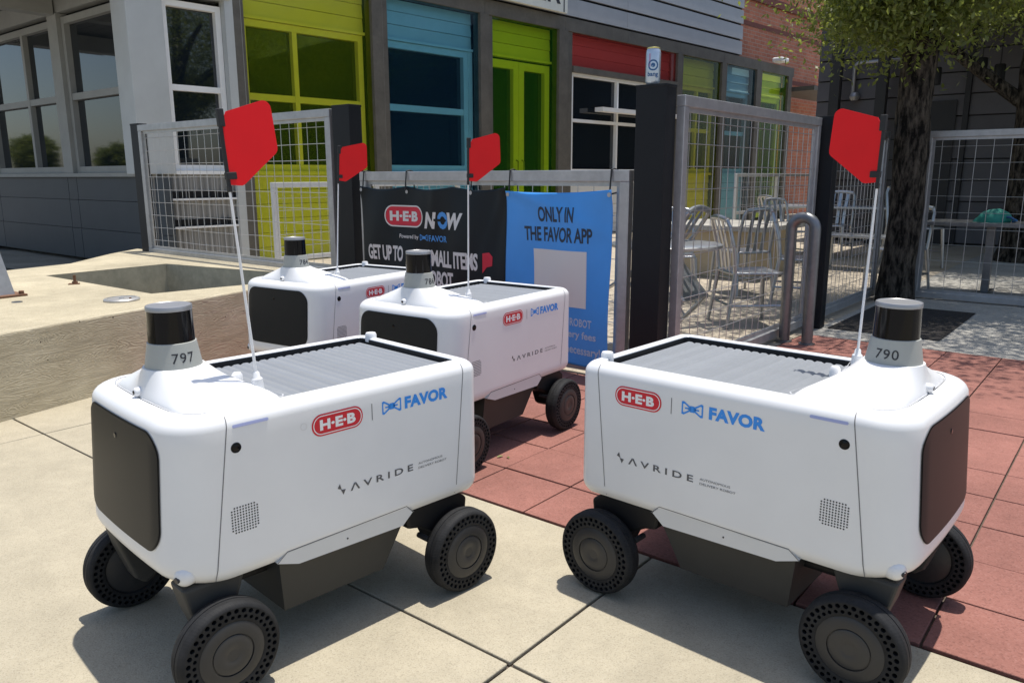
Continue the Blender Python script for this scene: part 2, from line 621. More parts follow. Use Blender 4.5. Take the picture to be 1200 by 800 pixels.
def badge(parent, fn, wd, ht):
    """red stadium badge with a white inner line and white letters; fn maps metres inside the badge box to 3D, third argument is the lift"""
    o = flat_poly(rrect(0, wd, 0, ht, ht * 0.48, 8), lambda a, b: fn(a, b, 0)).build('badge', M_red, parent, fix=False)
    e = ht * 0.07
    ring_poly(rrect(e, wd - e, e, ht - e, ht * 0.42, 8), rrect(1.6 * e, wd - 1.6 * e, 1.6 * e, ht - 1.6 * e, ht * 0.38, 8), lambda a, b: fn(a, b, 0.0005)).build('badge_outline', M_decal, o, fix=False)
    lettering('lettering', 'H\u00b7E\u00b7B', lambda s, t: fn(wd * (0.15 + 0.70 * s), ht * (0.26 + 0.48 * t), 0.0005), M_decal, o, bold=0.05, space=1.02)
    return o


BOW_L = [(0.0, 0.04), (0.0, 0.96), (0.10, 1.0), (0.42, 0.66), (0.42, 0.34), (0.10, 0.0)]


def bow_tie(parent, fn):
    """outlined bow tie with a solid knot; fn maps 0..1, 0..1 to 3D"""
    mb = MB()
    for sgn in (0, 1):
        P = [(x, y) if sgn == 0 else (1 - x, y) for x, y in BOW_L]
        cx = sum(p[0] for p in P) / 6; cy = 0.5
        I = [(cx + (x - cx) * 0.62, cy + (y - cy) * 0.66) for x, y in P]
        n = 6
        mb.add([fn(*p) for p in P] + [fn(*p) for p in I], [(k, (k + 1) % n, (k + 1) % n + n, k + n) for k in range(n)])
        bx = 0.16 if sgn == 0 else 0.62
        mb.add([fn(bx, 0.45), fn(bx + 0.2, 0.45), fn(bx + 0.2, 0.56), fn(bx, 0.56)], [(0, 1, 2, 3)])
    mb.add([fn(0.40, 0.27), fn(0.60, 0.27), fn(0.60, 0.73), fn(0.40, 0.73)], [(0, 1, 2, 3)])
    return mb.build('bow_tie_emblem', M_blue, parent, fix=False)


def tyre_mesh():
    """airless tyre: two staggered rows of round holes sunk into each side wall"""
    mb = MB()
    R, hw, ri = 0.103, 0.025, 0.066
    N = 36
    # tread
    prof = [(0.0935, -hw), (0.0975, -hw + 0.0015), (0.1008, -hw + 0.006), (0.1025, -hw + 0.013), (0.1030, -hw + 0.0135), (0.1030, -0.0015), (0.1015, -0.0012), (0.1015, 0.0012), (0.1030, 0.0015), (0.1030, hw - 0.0135), (0.1025, hw - 0.013), (0.1008, hw - 0.006), (0.0975, hw - 0.0015), (0.0935, hw)]
    mb.lathe(prof, 72, 'y', cap0=False, cap1=False)
    rows = [(0.0935, 0.0805, 0.0), (0.0805, 0.0705, 0.5)]
    for sg in (1, -1):
        for (ra, rb, ph) in rows:
            for k in range(N):
                a0 = 2 * math.pi * (k + ph) / N; a1 = 2 * math.pi * (k + 1 + ph) / N; am = (a0 + a1) / 2; rm = (ra + rb) / 2
                P = lambda r, a, d=0.0: (r * math.cos(a), sg * (hw - d), r * math.sin(a))
                outer = [(ra, a0), (ra, am), (ra, a1), (rm, a1), (rb, a1), (rb, am), (rb, a0), (rm, a0)]
                hr = 0.0050 if ra > 0.09 else 0.0040
                inner = []
                for (r, a) in outer:
                    dx, dy = (r - rm), (a - am) * rm
                    L = math.hypot(dx, dy)
                    inner.append((rm + dx / L * hr, am + dy / L * hr / rm))
                vs = [P(r, a) for r, a in outer] + [P(r, a) for r, a in inner] + [P(r, a, 0.012) for r, a in inner]
                fs = []
                for j in range(8):
                    i2 = (j + 1) % 8
                    fs.append((j, i2, i2 + 8, j + 8)); fs.append((j + 8, i2 + 8, i2 + 16, j + 16))
                fs.append(tuple(range(16, 24)))
                mb.add(vs, fs)
    for sg in (1, -1):
        mb.lathe([(0.0705, sg * hw), (ri, sg * (hw - 0.001)), (ri - 0.003, sg * (hw - 0.006))], 72, 'y', cap0=False, cap1=False)
    return mb


def build_robot():
    r = empty('delivery_robot')
    body = shell().build('body', M_white, r, smooth=40)
    n = len(ring(RT + 0.016, ZT))
    ra_, rb_ = ring(RT + 0.0155, ZT - 0.0045), ring(RT + 0.0160, ZT - 0.024)
    gas = MB().add(ra_ + rb_, [(k, (k + 1) % n, (k + 1) % n + n, k + n) for k in range(n)] + [tuple(range(n, 2 * n))]).build('gasket', M_rubber, r, fix=False)
    # panel seams (front and rear joints of the side cover), running over the rounded edge
    for sg in (1, -1):
        for (xt, xb) in ((0.309, 0.352), (-0.281, -0.252)):
            mb = MB(); zz = [0.243 + 0.295 * k / 12 for k in range(13)] + [ZT - RT + RT * math.sin(math.radians(5 * (k + 1))) for k in range(12)]
            vs, fs = [], []
            for z in zz:
                x = xt + (xb - xt) * (0.557 - z) / 0.302
                for dx in (-0.0009, 0.0009): vs.append((x + dx, sg * (side_y(z) + 0.0007), z))
            for k in range(24): fs.append((2 * k, 2 * k + 1, 2 * k + 3, 2 * k + 2))
            mb.add(vs, fs).build('panel_seam', M_seam, body)
    # front window panel
    def panel(y1, z0, z1, rad, off, nm, m):
        mb = MB(); cols, rows = 22, 30
        vs, fs = [], []
        for j in range(rows + 1):
            z = z0 + (z1 - z0) * 0.5 * (1 - math.cos(math.pi * j / rows))
            lim = y1
            for edge in (z - z0, z1 - z):
                if edge < rad: lim = min(lim, y1 - rad + math.sqrt(max(0, rad * rad - (rad - edge) ** 2)))
            for i in range(cols + 1):
                y = lim * (-1 + 2 * i / cols)
                vs.append((front_x(y, z) + off, y, z))
        for j in range(rows):
            for i in range(cols):
                a = j * (cols + 1) + i
                fs.append((a, a + 1, a + cols + 2, a + cols + 1))
        return mb.add(vs, fs).build(nm, m, r, smooth=60, fix=False)
    panel(0.1815, 0.3025, 0.5390, 0.050, 0.0016, 'panel_rim', M_rubber)
    fp = panel(0.1788, 0.3052, 0.5363, 0.048, 0.0028, 'front_panel', M_front)
    MB().lathe([(0.006, 0), (0.0055, 0.0012), (0.003, 0.0014)], 16, 'x', c=(front_x(0, 0.497) + 0.0026, -0.01, 0.497)).build('lens', M_black, fp, smooth=40)
    # hood flowing up to the sensor collar
    LX = 0.302
    bnd = []
    rim = ring(RT + 0.0155, ZT)
    for (x, y, z) in rim:
        bnd.append((x, y))
    xh = 0.160
    N = 96; S = 12
    vs, fs = [], []
    for k in range(N):
        a = 2 * math.pi * k / N
        d = (math.cos(a), math.sin(a))
        # march to the boundary
        lo, hi = 0.05, 0.4
        def inside(t):
            x, y = LX + d[0] * t, d[1] * t
            if x < xh + 0.02 * (1 - min(1, (abs(y) / 0.17) ** 2)): return False
            if abs(y) > BW - RT - 0.0135: return False
            return x < front_x(y, ZT) - 0.0135
        for _ in range(26):
            mid = (lo + hi) / 2
            if inside(mid): lo = mid
            else: hi = mid
        t1 = lo; r0 = 0.060
        for s in range(S + 1):
            q = s / S
            rr_ = r0 + (t1 - r0) * q
            z = ZT - 0.002 + 0.058 * (1 - q) ** 1.06 - 0.014 * (q ** 14)
            vs.append((LX + d[0] * rr_, d[1] * rr_, z))
    for k in range(N):
        for s in range(S):
            a, b = k * (S + 1) + s, ((k + 1) % N) * (S + 1) + s
            fs.append((a, a + 1, b + 1, b))
    fs.append(tuple(k * (S + 1) for k in range(N)))
    hood = MB().add(vs, fs).build('hood', M_white, r, smooth=50)
    eb_ = []
    for k in range(N):
        p0, p1 = Vector(vs[k * (S + 1) + S]), Vector(vs[k * (S + 1)])
        d_ = (p0 - p1); d_.z = 0; d_.normalize()
        eb_ += [(p0.x - d_.x * 0.0032, p0.y - d_.y * 0.0032, ZT + 0.0012), (p0.x + d_.x * 0.0002, p0.y + d_.y * 0.0002, ZT + 0.0008)]
    MB().add(eb_, [(2 * k, 2 * k + 1, (2 * k + 3) % (2 * N), (2 * k + 2) % (2 * N)) for k in range(N)]).build('hood_seam_shade', M_hseam_shade, hood, fix=False)  # strip along the hood's edge, crease shading put in as grey colour
    # camera eye on the hood front, in its little white bump
    bump = MB(); bump.lathe([(0.010, -0.010), (0.0095, 0.001), (0.007, 0.004), (0.003, 0.005)], 16, 'x', c=(0.380, -0.005, 0.577))
    eb = bump.build('camera_bump', M_white, hood, smooth=50)
    MB().lathe([(0.0045, 0), (0.004, 0.002)], 12, 'x', c=(0.384, -0.005, 0.577)).build('lens', M_black, eb)
    # sensor tower
    col = MB().lathe([(0.058, 0.606), (0.0565, 0.618), (0.0475, 0.672), (0.0455, 0.673)], 40, c=(LX, 0, 0)).build('sensor_collar', M_collar, r, smooth=40)
    MB().lathe([(0.0452, 0.671), (0.0436, 0.7385)], 40, c=(LX, 0, 0)).build('sensor_window', M_black, r, smooth=40)
    MB().lathe([(0.0430, 0.7365), (0.0448, 0.7372), (0.0448, 0.7452), (0.0438, 0.7468), (0.0425, 0.7472), (0.0415, 0.7464), (0.02, 0.7464)], 40, c=(LX, 0, 0)).build('sensor_cap', M_silver, r, smooth=35)
    # roller shutter: one slat after another
    x = -0.280; p = 0.0236; first = None
    while x < 0.185:
        if first is None:
            h = 0.0062
            prof = [(0.0006, 0), (0.0006, h * 0.62), (0.0045, h), (p - 0.0085, h), (p - 0.0022, h * 0.55), (p - 0.0006, h * 0.45), (p - 0.0006, 0)]
            o = MB().prism(prof, -0.1800, 0.1800).build('shutter_slat', M_slat, r)
            first = o.data
        else:
            o = bpy.data.objects.new('shutter_slat', first); COL.objects.link(o); o.parent = r
        o.location = (x, 0, ZT - 0.0185)
        x += p
    # rear corner stub and the hood's rear stub
    MB().lathe([(0.016, 0.555), (0.0155, 0.574), (0.013, 0.579), (0.006, 0.580)], 20, c=(-0.305, -0.168, 0)).build('rear_stub', M_white, r, smooth=40)
    MB().lathe([(0.012, 0.562), (0.0115, 0.581), (0.008, 0.586), (0.003, 0.587)], 18, c=(0.178, 0.02, 0)).build('hood_stub', M_white, r, smooth=40)
    # front corner lamps
    for sg in (1, -1):
        c = (0.390, sg * 0.199, 0.264)
        kb = MB()
        d = Vector((0.72, sg * 0.69, -0.08)).normalized()
        base = Vector(c)
        kb.tube([base - d * 0.03, base + d * 0.010, base + d * 0.022, base + d * 0.028], [0.024, 0.0225, 0.0175, 0.009], 20)
        k = kb.build('corner_lamp', M_white, r, smooth=50)
        t2 = Vector((0.98, sg * 0.1, -0.15)).normalized()
        MB().tube([base + d * 0.012 + t2 * 0.008, base + d * 0.014 + t2 * 0.0185], [0.0075, 0.0060], 14).build('lens', M_hub, k)
    # side fittings and prints, both sides
    for sg in (1, -1):
        def F(x0, z0, lift=0.0007):
            # metres from (x0, z0), reading direction
            return lambda a, b, l=0.0: (x0 - sg * a, sg * (side_y(z0 + b) + lift + l), z0 + b)
        f = F(0.300 if sg > 0 else 0.226, 0.5385)
        flat_poly(rrect(0, 0.074, 0, 0.0062, 0.003, 4), lambda a, b: f(a, b + 0.0 * a)).build('light_strip', M_strip, body, fix=False)
        ln = MB().lathe([(0.0105, 0.0), (0.0100, 0.0012), (0.0085, 0.0016), (0.0075, 0.0006), (0.004, 0.0016), (0.001, 0.0020)], 22, 'y', c=(0, 0, 0))
        ln.v = [(v[0] + 0.2955, sg * (abs(v[1]) + side_y(0.5)), v[2] + 0.4995) for v in ln.v]
        ln.build('side_camera', M_black, body, smooth=30)
        gr = MB()
        for i in range(10):
            for j in range(10):
                cx, cz = 0.262 + 0.0058 * i, 0.330 + 0.0056 * j
                if (i, j) in ((0, 0), (9, 9), (0, 9), (9, 0)): continue
                gr.add([(cx + 0.0019 * math.cos(math.pi / 3 * q + 0.5), sg * (BW + 0.0005), cz + 0.0019 * math.sin(math.pi / 3 * q + 0.5)) for q in range(6)], [tuple(range(6))])
        tag(gr.build('speaker_holes', M_ink, body, fix=False), kind='stuff')
        x0 = 0.133 if sg > 0 else -0.229
        badge(body, F(x0, 0.4775), 0.124, 0.0470)
        xd = -0.0145 if sg > 0 else -0.0805
        f2 = F(xd, 0.4835)
        flat_poly([(0, 0), (0.0016, 0), (0.0016, 0.037), (0, 0.037)], lambda a, b: f2(a, b)).build('divider_line', M_dgrey, body, fix=False)
        xb = -0.038 if sg > 0 else -0.058
        f3 = F(xb - sg * 0.004, 0.4885)
        bow_tie(body, lambda a, b: f3(a * 0.052, b * 0.0305))
        xt = -0.104 if sg > 0 else 0.012
        f4 = F(xt, 0.4895)
        lettering('lettering', 'FAVOR', lambda s, t: f4(0.126 * s, 0.0285 * t), M_blue, body, bold=0.050, space=1.04)
        xa = 0.048 if sg > 0 else -0.188
        f5 = F(xa, 0.3385)
        lettering('lettering', '\u039bVRIDE', lambda s, t: f5(0.170 * s, 0.0165 * t), M_dgrey, body, bold=0.016, space=1.55)
        f6 = F(xa + sg * 0.034, 0.336)
        MB().add([f6(*p) for p in ((0.002, 0.017), (0.008, 0.026), (0.012, 0.012), (0.010, 0.012), (0.016, 0.000), (0.022, 0.011), (0.018, 0.0115), (0.010, 0.0125))], [(0, 1, 2), (4, 5, 3), (3, 5, 2)]).build('zigzag_emblem', M_dgrey, body, fix=False)
        xs_ = xa - sg * 0.186
        f7 = F(xs_, 0.3375)
        lettering('lettering', 'AUTONOMOUS', lambda s, t: f7(0.072 * s, 0.0105 + 0.0052 * t), M_dgrey, body)
        lettering('lettering', 'DELIVERY ROBOT', lambda s, t: f7(0.085 * s, 0.0052 * t), M_dgrey, body)
        if sg > 0:
            f8 = F(0.158, 0.500)
            ring_poly([(0.007 + 0.0075 * math.cos(q * math.pi / 8), 0.007 + 0.0075 * math.sin(q * math.pi / 8)) for q in range(16)], [(0.007 + 0.0064 * math.cos(q * math.pi / 8), 0.007 + 0.0064 * math.sin(q * math.pi / 8)) for q in range(16)], lambda a, b: f8(a, b)).build('plug', M_skirt, body, fix=False)
        # light skirt piece over the dark battery box, with its dark joint
        sk = [(0.226, 0.2335), (0.203, 0.2505), (-0.100, 0.2535), (-0.119, 0.236), (-0.090, 0.2115), (0.179, 0.217)]
        o = MB().prism(sk, sg * 0.195, sg * 0.2393).build('side_skirt', M_skirt, r)
        MB().tube([(0.06, sg * 0.2388, 0.232), (0.06, sg * 0.2400, 0.232)], 0.0022, 8).build('screw', M_hub, o)
        jl = [(0.228, 0.2335), (0.204, 0.2525), (-0.101, 0.2557), (-0.122, 0.236)]
        mb = MB(); vs = []
        for i, (xx, z) in enumerate(jl):
            vs += [(xx, sg * 0.2403, z - 0.001), (xx, sg * 0.2403, z + 0.0012)]
        mb.add(vs, [(0, 1, 3, 2), (2, 3, 5, 4), (4, 5, 7, 6)]).build('skirt_joint', M_seam, o, fix=False)
    # battery box under the body
    top = [(0.215, -0.222), (0.215, 0.222), (-0.118, 0.222), (-0.118, -0.222)]
    bot = [(0.190, -0.186), (0.190, 0.186), (-0.068, 0.186), (-0.068, -0.186)]
    mb = MB().add([(x, y, 0.237) for x, y in top] + [(x, y, 0.092) for x, y in bot], [(0, 1, 2, 3), (7, 6, 5, 4), (0, 4, 5, 1), (1, 5, 6, 2), (2, 6, 7, 3), (3, 7, 4, 0)])
    mb.build('battery_box', M_under, r)
    MB().box(0.192, 0.350, -0.15, 0.15, 0.175, 0.2395, 0.01).build('front_chassis', M_arm, r)
    MB().box(-0.30, -0.115, -0.15, 0.15, 0.165, 0.2395, 0.01).build('rear_chassis', M_arm, r)
    # swing arms
    for sg in (1, -1):
        ra = [(-0.110, 0.236), (-0.270, 0.238), (-0.305, 0.212), (-0.300, 0.170), (-0.272, 0.102), (-0.245, 0.085), (-0.222, 0.100), (-0.200, 0.150), (-0.150, 0.178), (-0.118, 0.185)]
        o = MB().prism(ra, sg * 0.135, sg * 0.222).build('rear_arm', M_arm, r)
        b = o.modifiers.new('bevel', 'BEVEL'); b.width = 0.008; b.segments = 3; b.limit_method = 'ANGLE'
        fa = [(0.280, 0.236), (0.410, 0.236), (0.398, 0.185), (0.372, 0.108), (0.350, 0.088), (0.328, 0.100), (0.322, 0.140), (0.300, 0.180)]
        o = MB().prism(fa, sg * 0.150, sg * 0.212).build('front_arm', M_under, r)
        b = o.modifiers.new('bevel', 'BEVEL'); b.width = 0.008; b.segments = 3; b.limit_method = 'ANGLE'
        MB().tube([(-0.165, sg * 0.20, 0.150), (-0.165, sg * 0.236, 0.150)], 0.007, 12).build('pivot_bolt', M_hub, r)
    # wheels
    tyre = None
    for xw, yw in ((0.348, 0.248), (-0.252, 0.258)):
        for sg in (1, -1):
            w = MB().lathe([(0.020, -0.028), (0.062, -0.020), (0.0665, -0.018), (0.0675, 0.018), (0.0655, 0.0238), (0.0600, 0.0262), (0.0450, 0.0275), (0.0425, 0.0272), (0.0422, 0.0240), (0.03, 0.0238)], 48, 'y')
            if sg < 0: w.v = [(a, -b, c) for a, b, c in w.v]
            wh = w.build('wheel', M_hub, r, smooth=35)
            wh.location = (xw, sg * yw, 0.103)
            if tyre is None:
                t = tyre_mesh().build('tyre', M_tyre, wh, smooth=38, fix=True); tyre = t.data
            else:
                t = bpy.data.objects.new('tyre', tyre); COL.objects.link(t); t.parent = wh
            t.rotation_euler = (0, random.uniform(0, 6), 0)
            cp = MB().lathe([(0.0398, 0.0225), (0.0398, 0.0262), (0.0380, 0.0272), (0.0145, 0.0276), (0.0135, 0.0270), (0.010, 0.0270)], 40, 'y')
            if sg < 0: cp.v = [(a, -b, c) for a, b, c in cp.v]
            cp.build('hub_cap', M_hub2, wh, smooth=35)
            MB().tube([(0, 0, 0), (0, -sg * 0.055, 0)], 0.018, 14).build('axle', M_arm, wh)
    # whip mast with its flag
    mast = MB().tube([(0, 0, -0.01), (0, 0, 0.525)], [0.0031, 0.0024], 10).build('flag_mast', M_pole, r, smooth=60)
    mast.location = (0.188, 0.130, 0.594)
    MB().lathe([(0.0125, -0.025), (0.0115, 0.0), (0.0075, 0.004), (0.0065, 0.013), (0.0045, 0.015)], 18).build('mast_foot', M_white, mast, smooth=40)
    fl = []
    base = [(0.0, 0.392), (0.0, 0.504), (0.0155, 0.531), (0.098, 0.5535)]
    fl += [(-a, b) for a, b in base]
    for k in range(1, 6):
        a = math.radians(100 - 20 * k)
        fl.append((-(0.100 + 0.017 * math.cos(a)), 0.5375 + 0.016 * math.sin(a)))
    fl += [(-0.1205, 0.462), (-0.1195, 0.455), (-0.115, 0.449), (-0.034, 0.3905), (-0.028, 0.389)]
    flag = MB().prism(fl, -0.0011, 0.0011).build('flag', M_flag, mast)
    MB().box(-0.0085, 0.0045, -0.0052, 0.0052, 0.502, 0.536, 0.0015).build('top_clip', M_rubber, flag)
    MB().box(-0.0180, 0.0045, -0.0052, 0.0052, 0.402, 0.416, 0.0015).build('lower_clip', M_rubber, flag)
    MB().box(-0.004, 0.004, -0.004, 0.004, 0.378, 0.390, 0.001).build('mast_tip', M_rubber, flag)
    MB().tube([(0, 0, 0.388), (0, 0, 0.506)], 0.0042, 8).build('mast_sleeve', M_rubber, flag)
    return r, mast, flag


def number_on(col, txt):
    for sg in (1, -1):
        def fn(s, t):
            z = 0.634 + 0.020 * t
            rad = 0.0565 - (z - 0.618) / 0.054 * 0.009 + 0.0006
            a = sg * math.pi / 2 + (s - 0.5) * 0.045 / 0.052
            return (0.302 + rad * math.cos(a), rad * math.sin(a), z)
        lettering('number', txt, fn, M_ink, col, bold=0.004, space=1.1)


proto, _, _ = build_robot()
ROBOTS = [
    ('797', (-0.486, 1.7843, 3.9321), -0.037, 5, 'white delivery robot marked 797, nearest on the left, red flag leaning left'),
    ('790', (0.5737, 1.793, -0.7299), 0.013, -8, 'white delivery robot marked 790, on the right, facing away to the right'),
    ('786', (-0.1492, 2.9807, 4.0836), 0.006, -30, 'white delivery robot marked 786, parked on the red pavers before the banner'),
    ('784', (-0.7705, 3.6271, 4.1445), 0.031, -42, 'white delivery robot marked 784, rearmost, beside the concrete planter wall'),
]
for i, (num, (x, y, a), lean, tw, lab) in enumerate(ROBOTS):
    r = proto if i == 0 else copy_tree(proto)
    r.location = (x, y, 0); r.rotation_euler = (0, 0, a)
    tag(r, lab, 'robot', 'delivery robots parked outside the patio fence')
    for ch in r.children:
        if ch.name.startswith('flag_mast'):
            dx, dy = lean * math.cos(a), -lean * math.sin(a)
            ch.rotation_euler = (-dy / 0.525, dx / 0.525, 0)
            for g2 in ch.children:
                if g2.name.startswith('flag'): g2.rotation_euler = (0, 0, math.radians(tw))
robot_roots = [o for o in bpy.data.objects if o.name.startswith('delivery_robot')]
for (num, (x, y, a), lean, tw, lab) in ROBOTS:
    for o in robot_roots:
        if o.get('label') == lab:
            for ch in o.children:
                if ch.name.startswith('sensor_collar'): number_on(ch, num)

# ------------------------------------------------------------------ patio fence
M_galv = mat('galvanised', (0.40, 0.405, 0.41), 0.42, metal=0.55, noise=((22, 0.14, 5), (3, 0.10, 3)))
M_wire = mat('wire_steel', (0.50, 0.50, 0.50), 0.38, metal=0.6)
M_post = mat('post_black', (0.009, 0.0105, 0.013), 0.5, spec=0.25, noise=(8, 0.15, 4))
M_tie = mat('tie_black', (0.012, 0.012, 0.012), 0.5)
M_steel = mat('pipe_steel', (0.20, 0.205, 0.215), 0.40, metal=0.85, noise=((8, 0.2, 4), (40, 0.08, 3)))


def fence_panel(label, loc, rz, length, z0, z1, wires=True, fw=0.05, side=1, sx=0.0905, sz=0.105, rail_w=0.045):
    r = thing('mesh_fence', label, 'fence panel', loc, rz, 'galvanised mesh panels of the patio fence')
    d = rail_w
    MB().box(0, length, -d / 2, d / 2, z1 - fw, z1, 0.003).build('top_rail', M_galv, r)
    MB().box(0, length, -d / 2, d / 2, z0, z0 + fw, 0.003).build('bottom_rail', M_galv, r)
    MB().box(0, fw, -d / 2 + 0.002, d / 2 - 0.002, z0 + fw, z1 - fw, 0.003).build('stile', M_galv, r)
    MB().box(length - fw, length, -d / 2 + 0.002, d / 2 - 0.002, z0 + fw, z1 - fw, 0.003).build('stile', M_galv, r)
    # inner flat bar that clamps the mesh
    for (a0, a1, b0, b1) in ((fw, length - fw, z1 - fw - 0.022, z1 - fw), (fw, length - fw, z0 + fw, z0 + fw + 0.022)):
        MB().box(a0, a1, -0.006, 0.006, b0, b1).build('clamp_bar', M_galv, r)
    for a in (fw, length - fw - 0.022):
        MB().box(a, a + 0.022, -0.005, 0.005, z0 + fw + 0.022, z1 - fw - 0.022).build('clamp_bar', M_galv, r)
    if wires:
        mb = MB()
        rd = 0.0021
        x = fw + sx * 0.6
        while x < length - fw:
            j = random.gauss(0, 0.0015)
            mb.tube([(x, rd, z0 + fw), (x + j, rd + random.gauss(0, 0.001), (z0 + z1) / 2), (x, rd, z1 - fw)], rd, 5, False)
            x += sx
        z = z1 - fw - sz * 0.55
        while z > z0 + fw:
            pts = [(fw + (length - 2 * fw) * k / 6, -rd, z + (random.gauss(0, 0.0015) if 0 < k < 6 else 0)) for k in range(7)]
            mb.tube(pts, rd, 5, False)
            z -= sz
        tag(mb.build('wire_mesh', M_wire, r, smooth=60, fix=False), kind='stuff')
    return r


def fence_post(label, u, w, z0, z1, du, dw):
    r = thing('fence_post', label, 'fence post', UW(u, w, z0), YAW_W, 'black steel posts of the patio fence')
    h = z1 - z0
    MB().box(-dw / 2, dw / 2, -du / 2, du / 2, 0, h, 0.004).build('post_tube', M_post, r)
    MB().box(-dw / 2 - 0.0015, dw / 2 + 0.0015, -du / 2 - 0.0015, du / 2 + 0.0015, h - 0.012, h + 0.002, 0.002).build('end_plate', M_post, r)
    return r


PZ = 0.37
# left run, along the top of the planter platform
fence_post('black fence post on the platform, leftmost, by the grey windows', 3.33, -6.76, PZ, 1.44, 0.08, 0.13)
fence_post('black fence post behind the rearmost robot, left of the banner', 3.33, -4.04, 0.0, 1.44, 0.10, 0.17)
fence_panel('tall galvanised mesh panel above the planter platform, left of the banner', UW(3.3, -6.68, 0), YAW_W, 2.53, 0.355, 1.425, sx=0.098)
# banner run
fence_panel('low galvanised frame that carries the banner', UW(3.3, -3.88, 0), YAW_W, 1.94, 0.02, 1.03, sx=0.095, fw=0.055)
fence_post('thick black corner post with a drink can on top', 3.315, -1.832, 0.0, 1.405, 0.10, 0.155)
# right run
fence_panel('galvanised mesh panel between the corner post and the bent steel pipe', UW(3.372, -1.735, 0), YAW_U, 1.90, 0.02, 1.362, sx=0.0905)
fence_post('black fence post behind the bent steel pipe', 5.335, -1.705, 0.0, 1.372, 0.09, 0.15)
fence_panel('galvanised mesh panel running back to the tree trunk', UW(5.385, -1.745, 0), YAW_U, 1.62, 0.02, 1.35, sx=0.0905)
fence_panel('galvanised mesh panel on the right beyond the tree trunk', UW(7.2, -1.50, 0), YAW_W, 2.6, 0.005, 1.35, sx=0.12, sz=0.13)
fence_post('black fence post out to the right beyond the mesh panel', 7.2, 1.19, 0.0, 1.37, 0.085, 0.10)

# bent pipe (bicycle stand) in front of the post
pr_ = thing('bike_stand', 'bent steel pipe bicycle stand in front of a black fence post', 'bike stand', UW(4.735, -1.60, 0), YAW_W)
pts = [(-0.070, 0, -0.01), (-0.070, 0, 0.690)]
for k in range(1, 12):
    a = math.pi - math.pi * k / 12
    pts.append((0.070 * math.cos(a), 0, 0.690 + 0.070 * math.sin(a)))
pts += [(0.070, 0, 0.690), (0.070, 0, -0.01)]
MB().tube(pts, 0.033, 18).build('bent_pipe', M_steel, pr_, smooth=60)
for sx_ in (-1, 1):
    MB().lathe([(0.048, -0.004), (0.048, 0.006), (0.034, 0.009)], 20, c=(sx_ * 0.070, 0, 0)).build('foot_flange', M_steel, pr_, smooth=40)

# ------------------------------------------------------------------ banner
M_bblack = mat('banner_black', (0.006, 0.0115, 0.016), 0.48, spec=0.25, noise=(6, 0.12, 4))
M_bblue = mat('banner_blue', (0.055, 0.32, 0.80), 0.42, noise=(5, 0.06, 4))
M_bink = mat('banner_navy', (0.012, 0.03, 0.06), 0.5)
M_bwhite = mat('banner_white', (0.68, 0.69, 0.66), 0.5)
M_bpale = mat('banner_pale', (0.42, 0.55, 0.72), 0.5)
M_bred = mat('banner_red', (0.60, 0.012, 0.04), 0.5)
M_now = mat('banner_sky', (0.06, 0.30, 0.72), 0.5)
ban = thing('banner', 'black and blue vinyl advertising banner tied to the fence frame', 'banner', UW(3.3, 0, 0), YAW_W)
SE = -2.672


def bdisp(x, z):
    """how far the fabric stands off the frame plane (towards the street)"""
    y = 0.040
    y += 0.008 * math.sin(9.0 * x + 5 * z) + 0.006 * math.sin(17 * x - 8 * z + 1.0)
    y += 0.012 * math.exp(-((x - SE) / 0.05) ** 2)
    for (cx, cz, ang, amp) in ((-3.84, 0.94, -0.9, 0.013), (-2.03, 0.93, 0.8, 0.012), (-2.7, 0.93, -1.2, 0.011), (-2.62, 0.93, 0.35, 0.013), (-3.2, 0.94, -1.4, 0.009)):
        dx, dz = x - cx, z - cz
        s = dx * math.sin(ang) - dz * math.cos(ang) * -1
        along = abs(dx) + abs(dz)
        y += amp * math.exp(-(s / 0.035) ** 2) * math.exp(-along * 1.6)
    return -y


def bpt(x, z, lift=0.0):
    return (x, bdisp(x, z) - lift, z)


def cloth(name, x0, x1, z0, ztop, m):
    nx, nz = max(8, int((x1 - x0) / 0.0125)), 76
    vs, fs = [], []
    for j in range(nz + 1):
        for i in range(nx + 1):
            x = x0 + (x1 - x0) * i / nx
            z1 = ztop(x)
            z = z0 + (z1 - z0) * j / nz
            vs.append(bpt(x, z))
    for j in range(nz):
        for i in range(nx):
            a = j * (nx + 1) + i
            fs.append((a, a + 1, a + nx + 2, a + nx + 1))
    o = MB().add(vs, fs).build(name, m, ban, smooth=80, fix=False)
    sol = o.modifiers.new('thickness', 'SOLIDIFY'); sol.thickness = 0.0012; sol.offset = -1
    return o


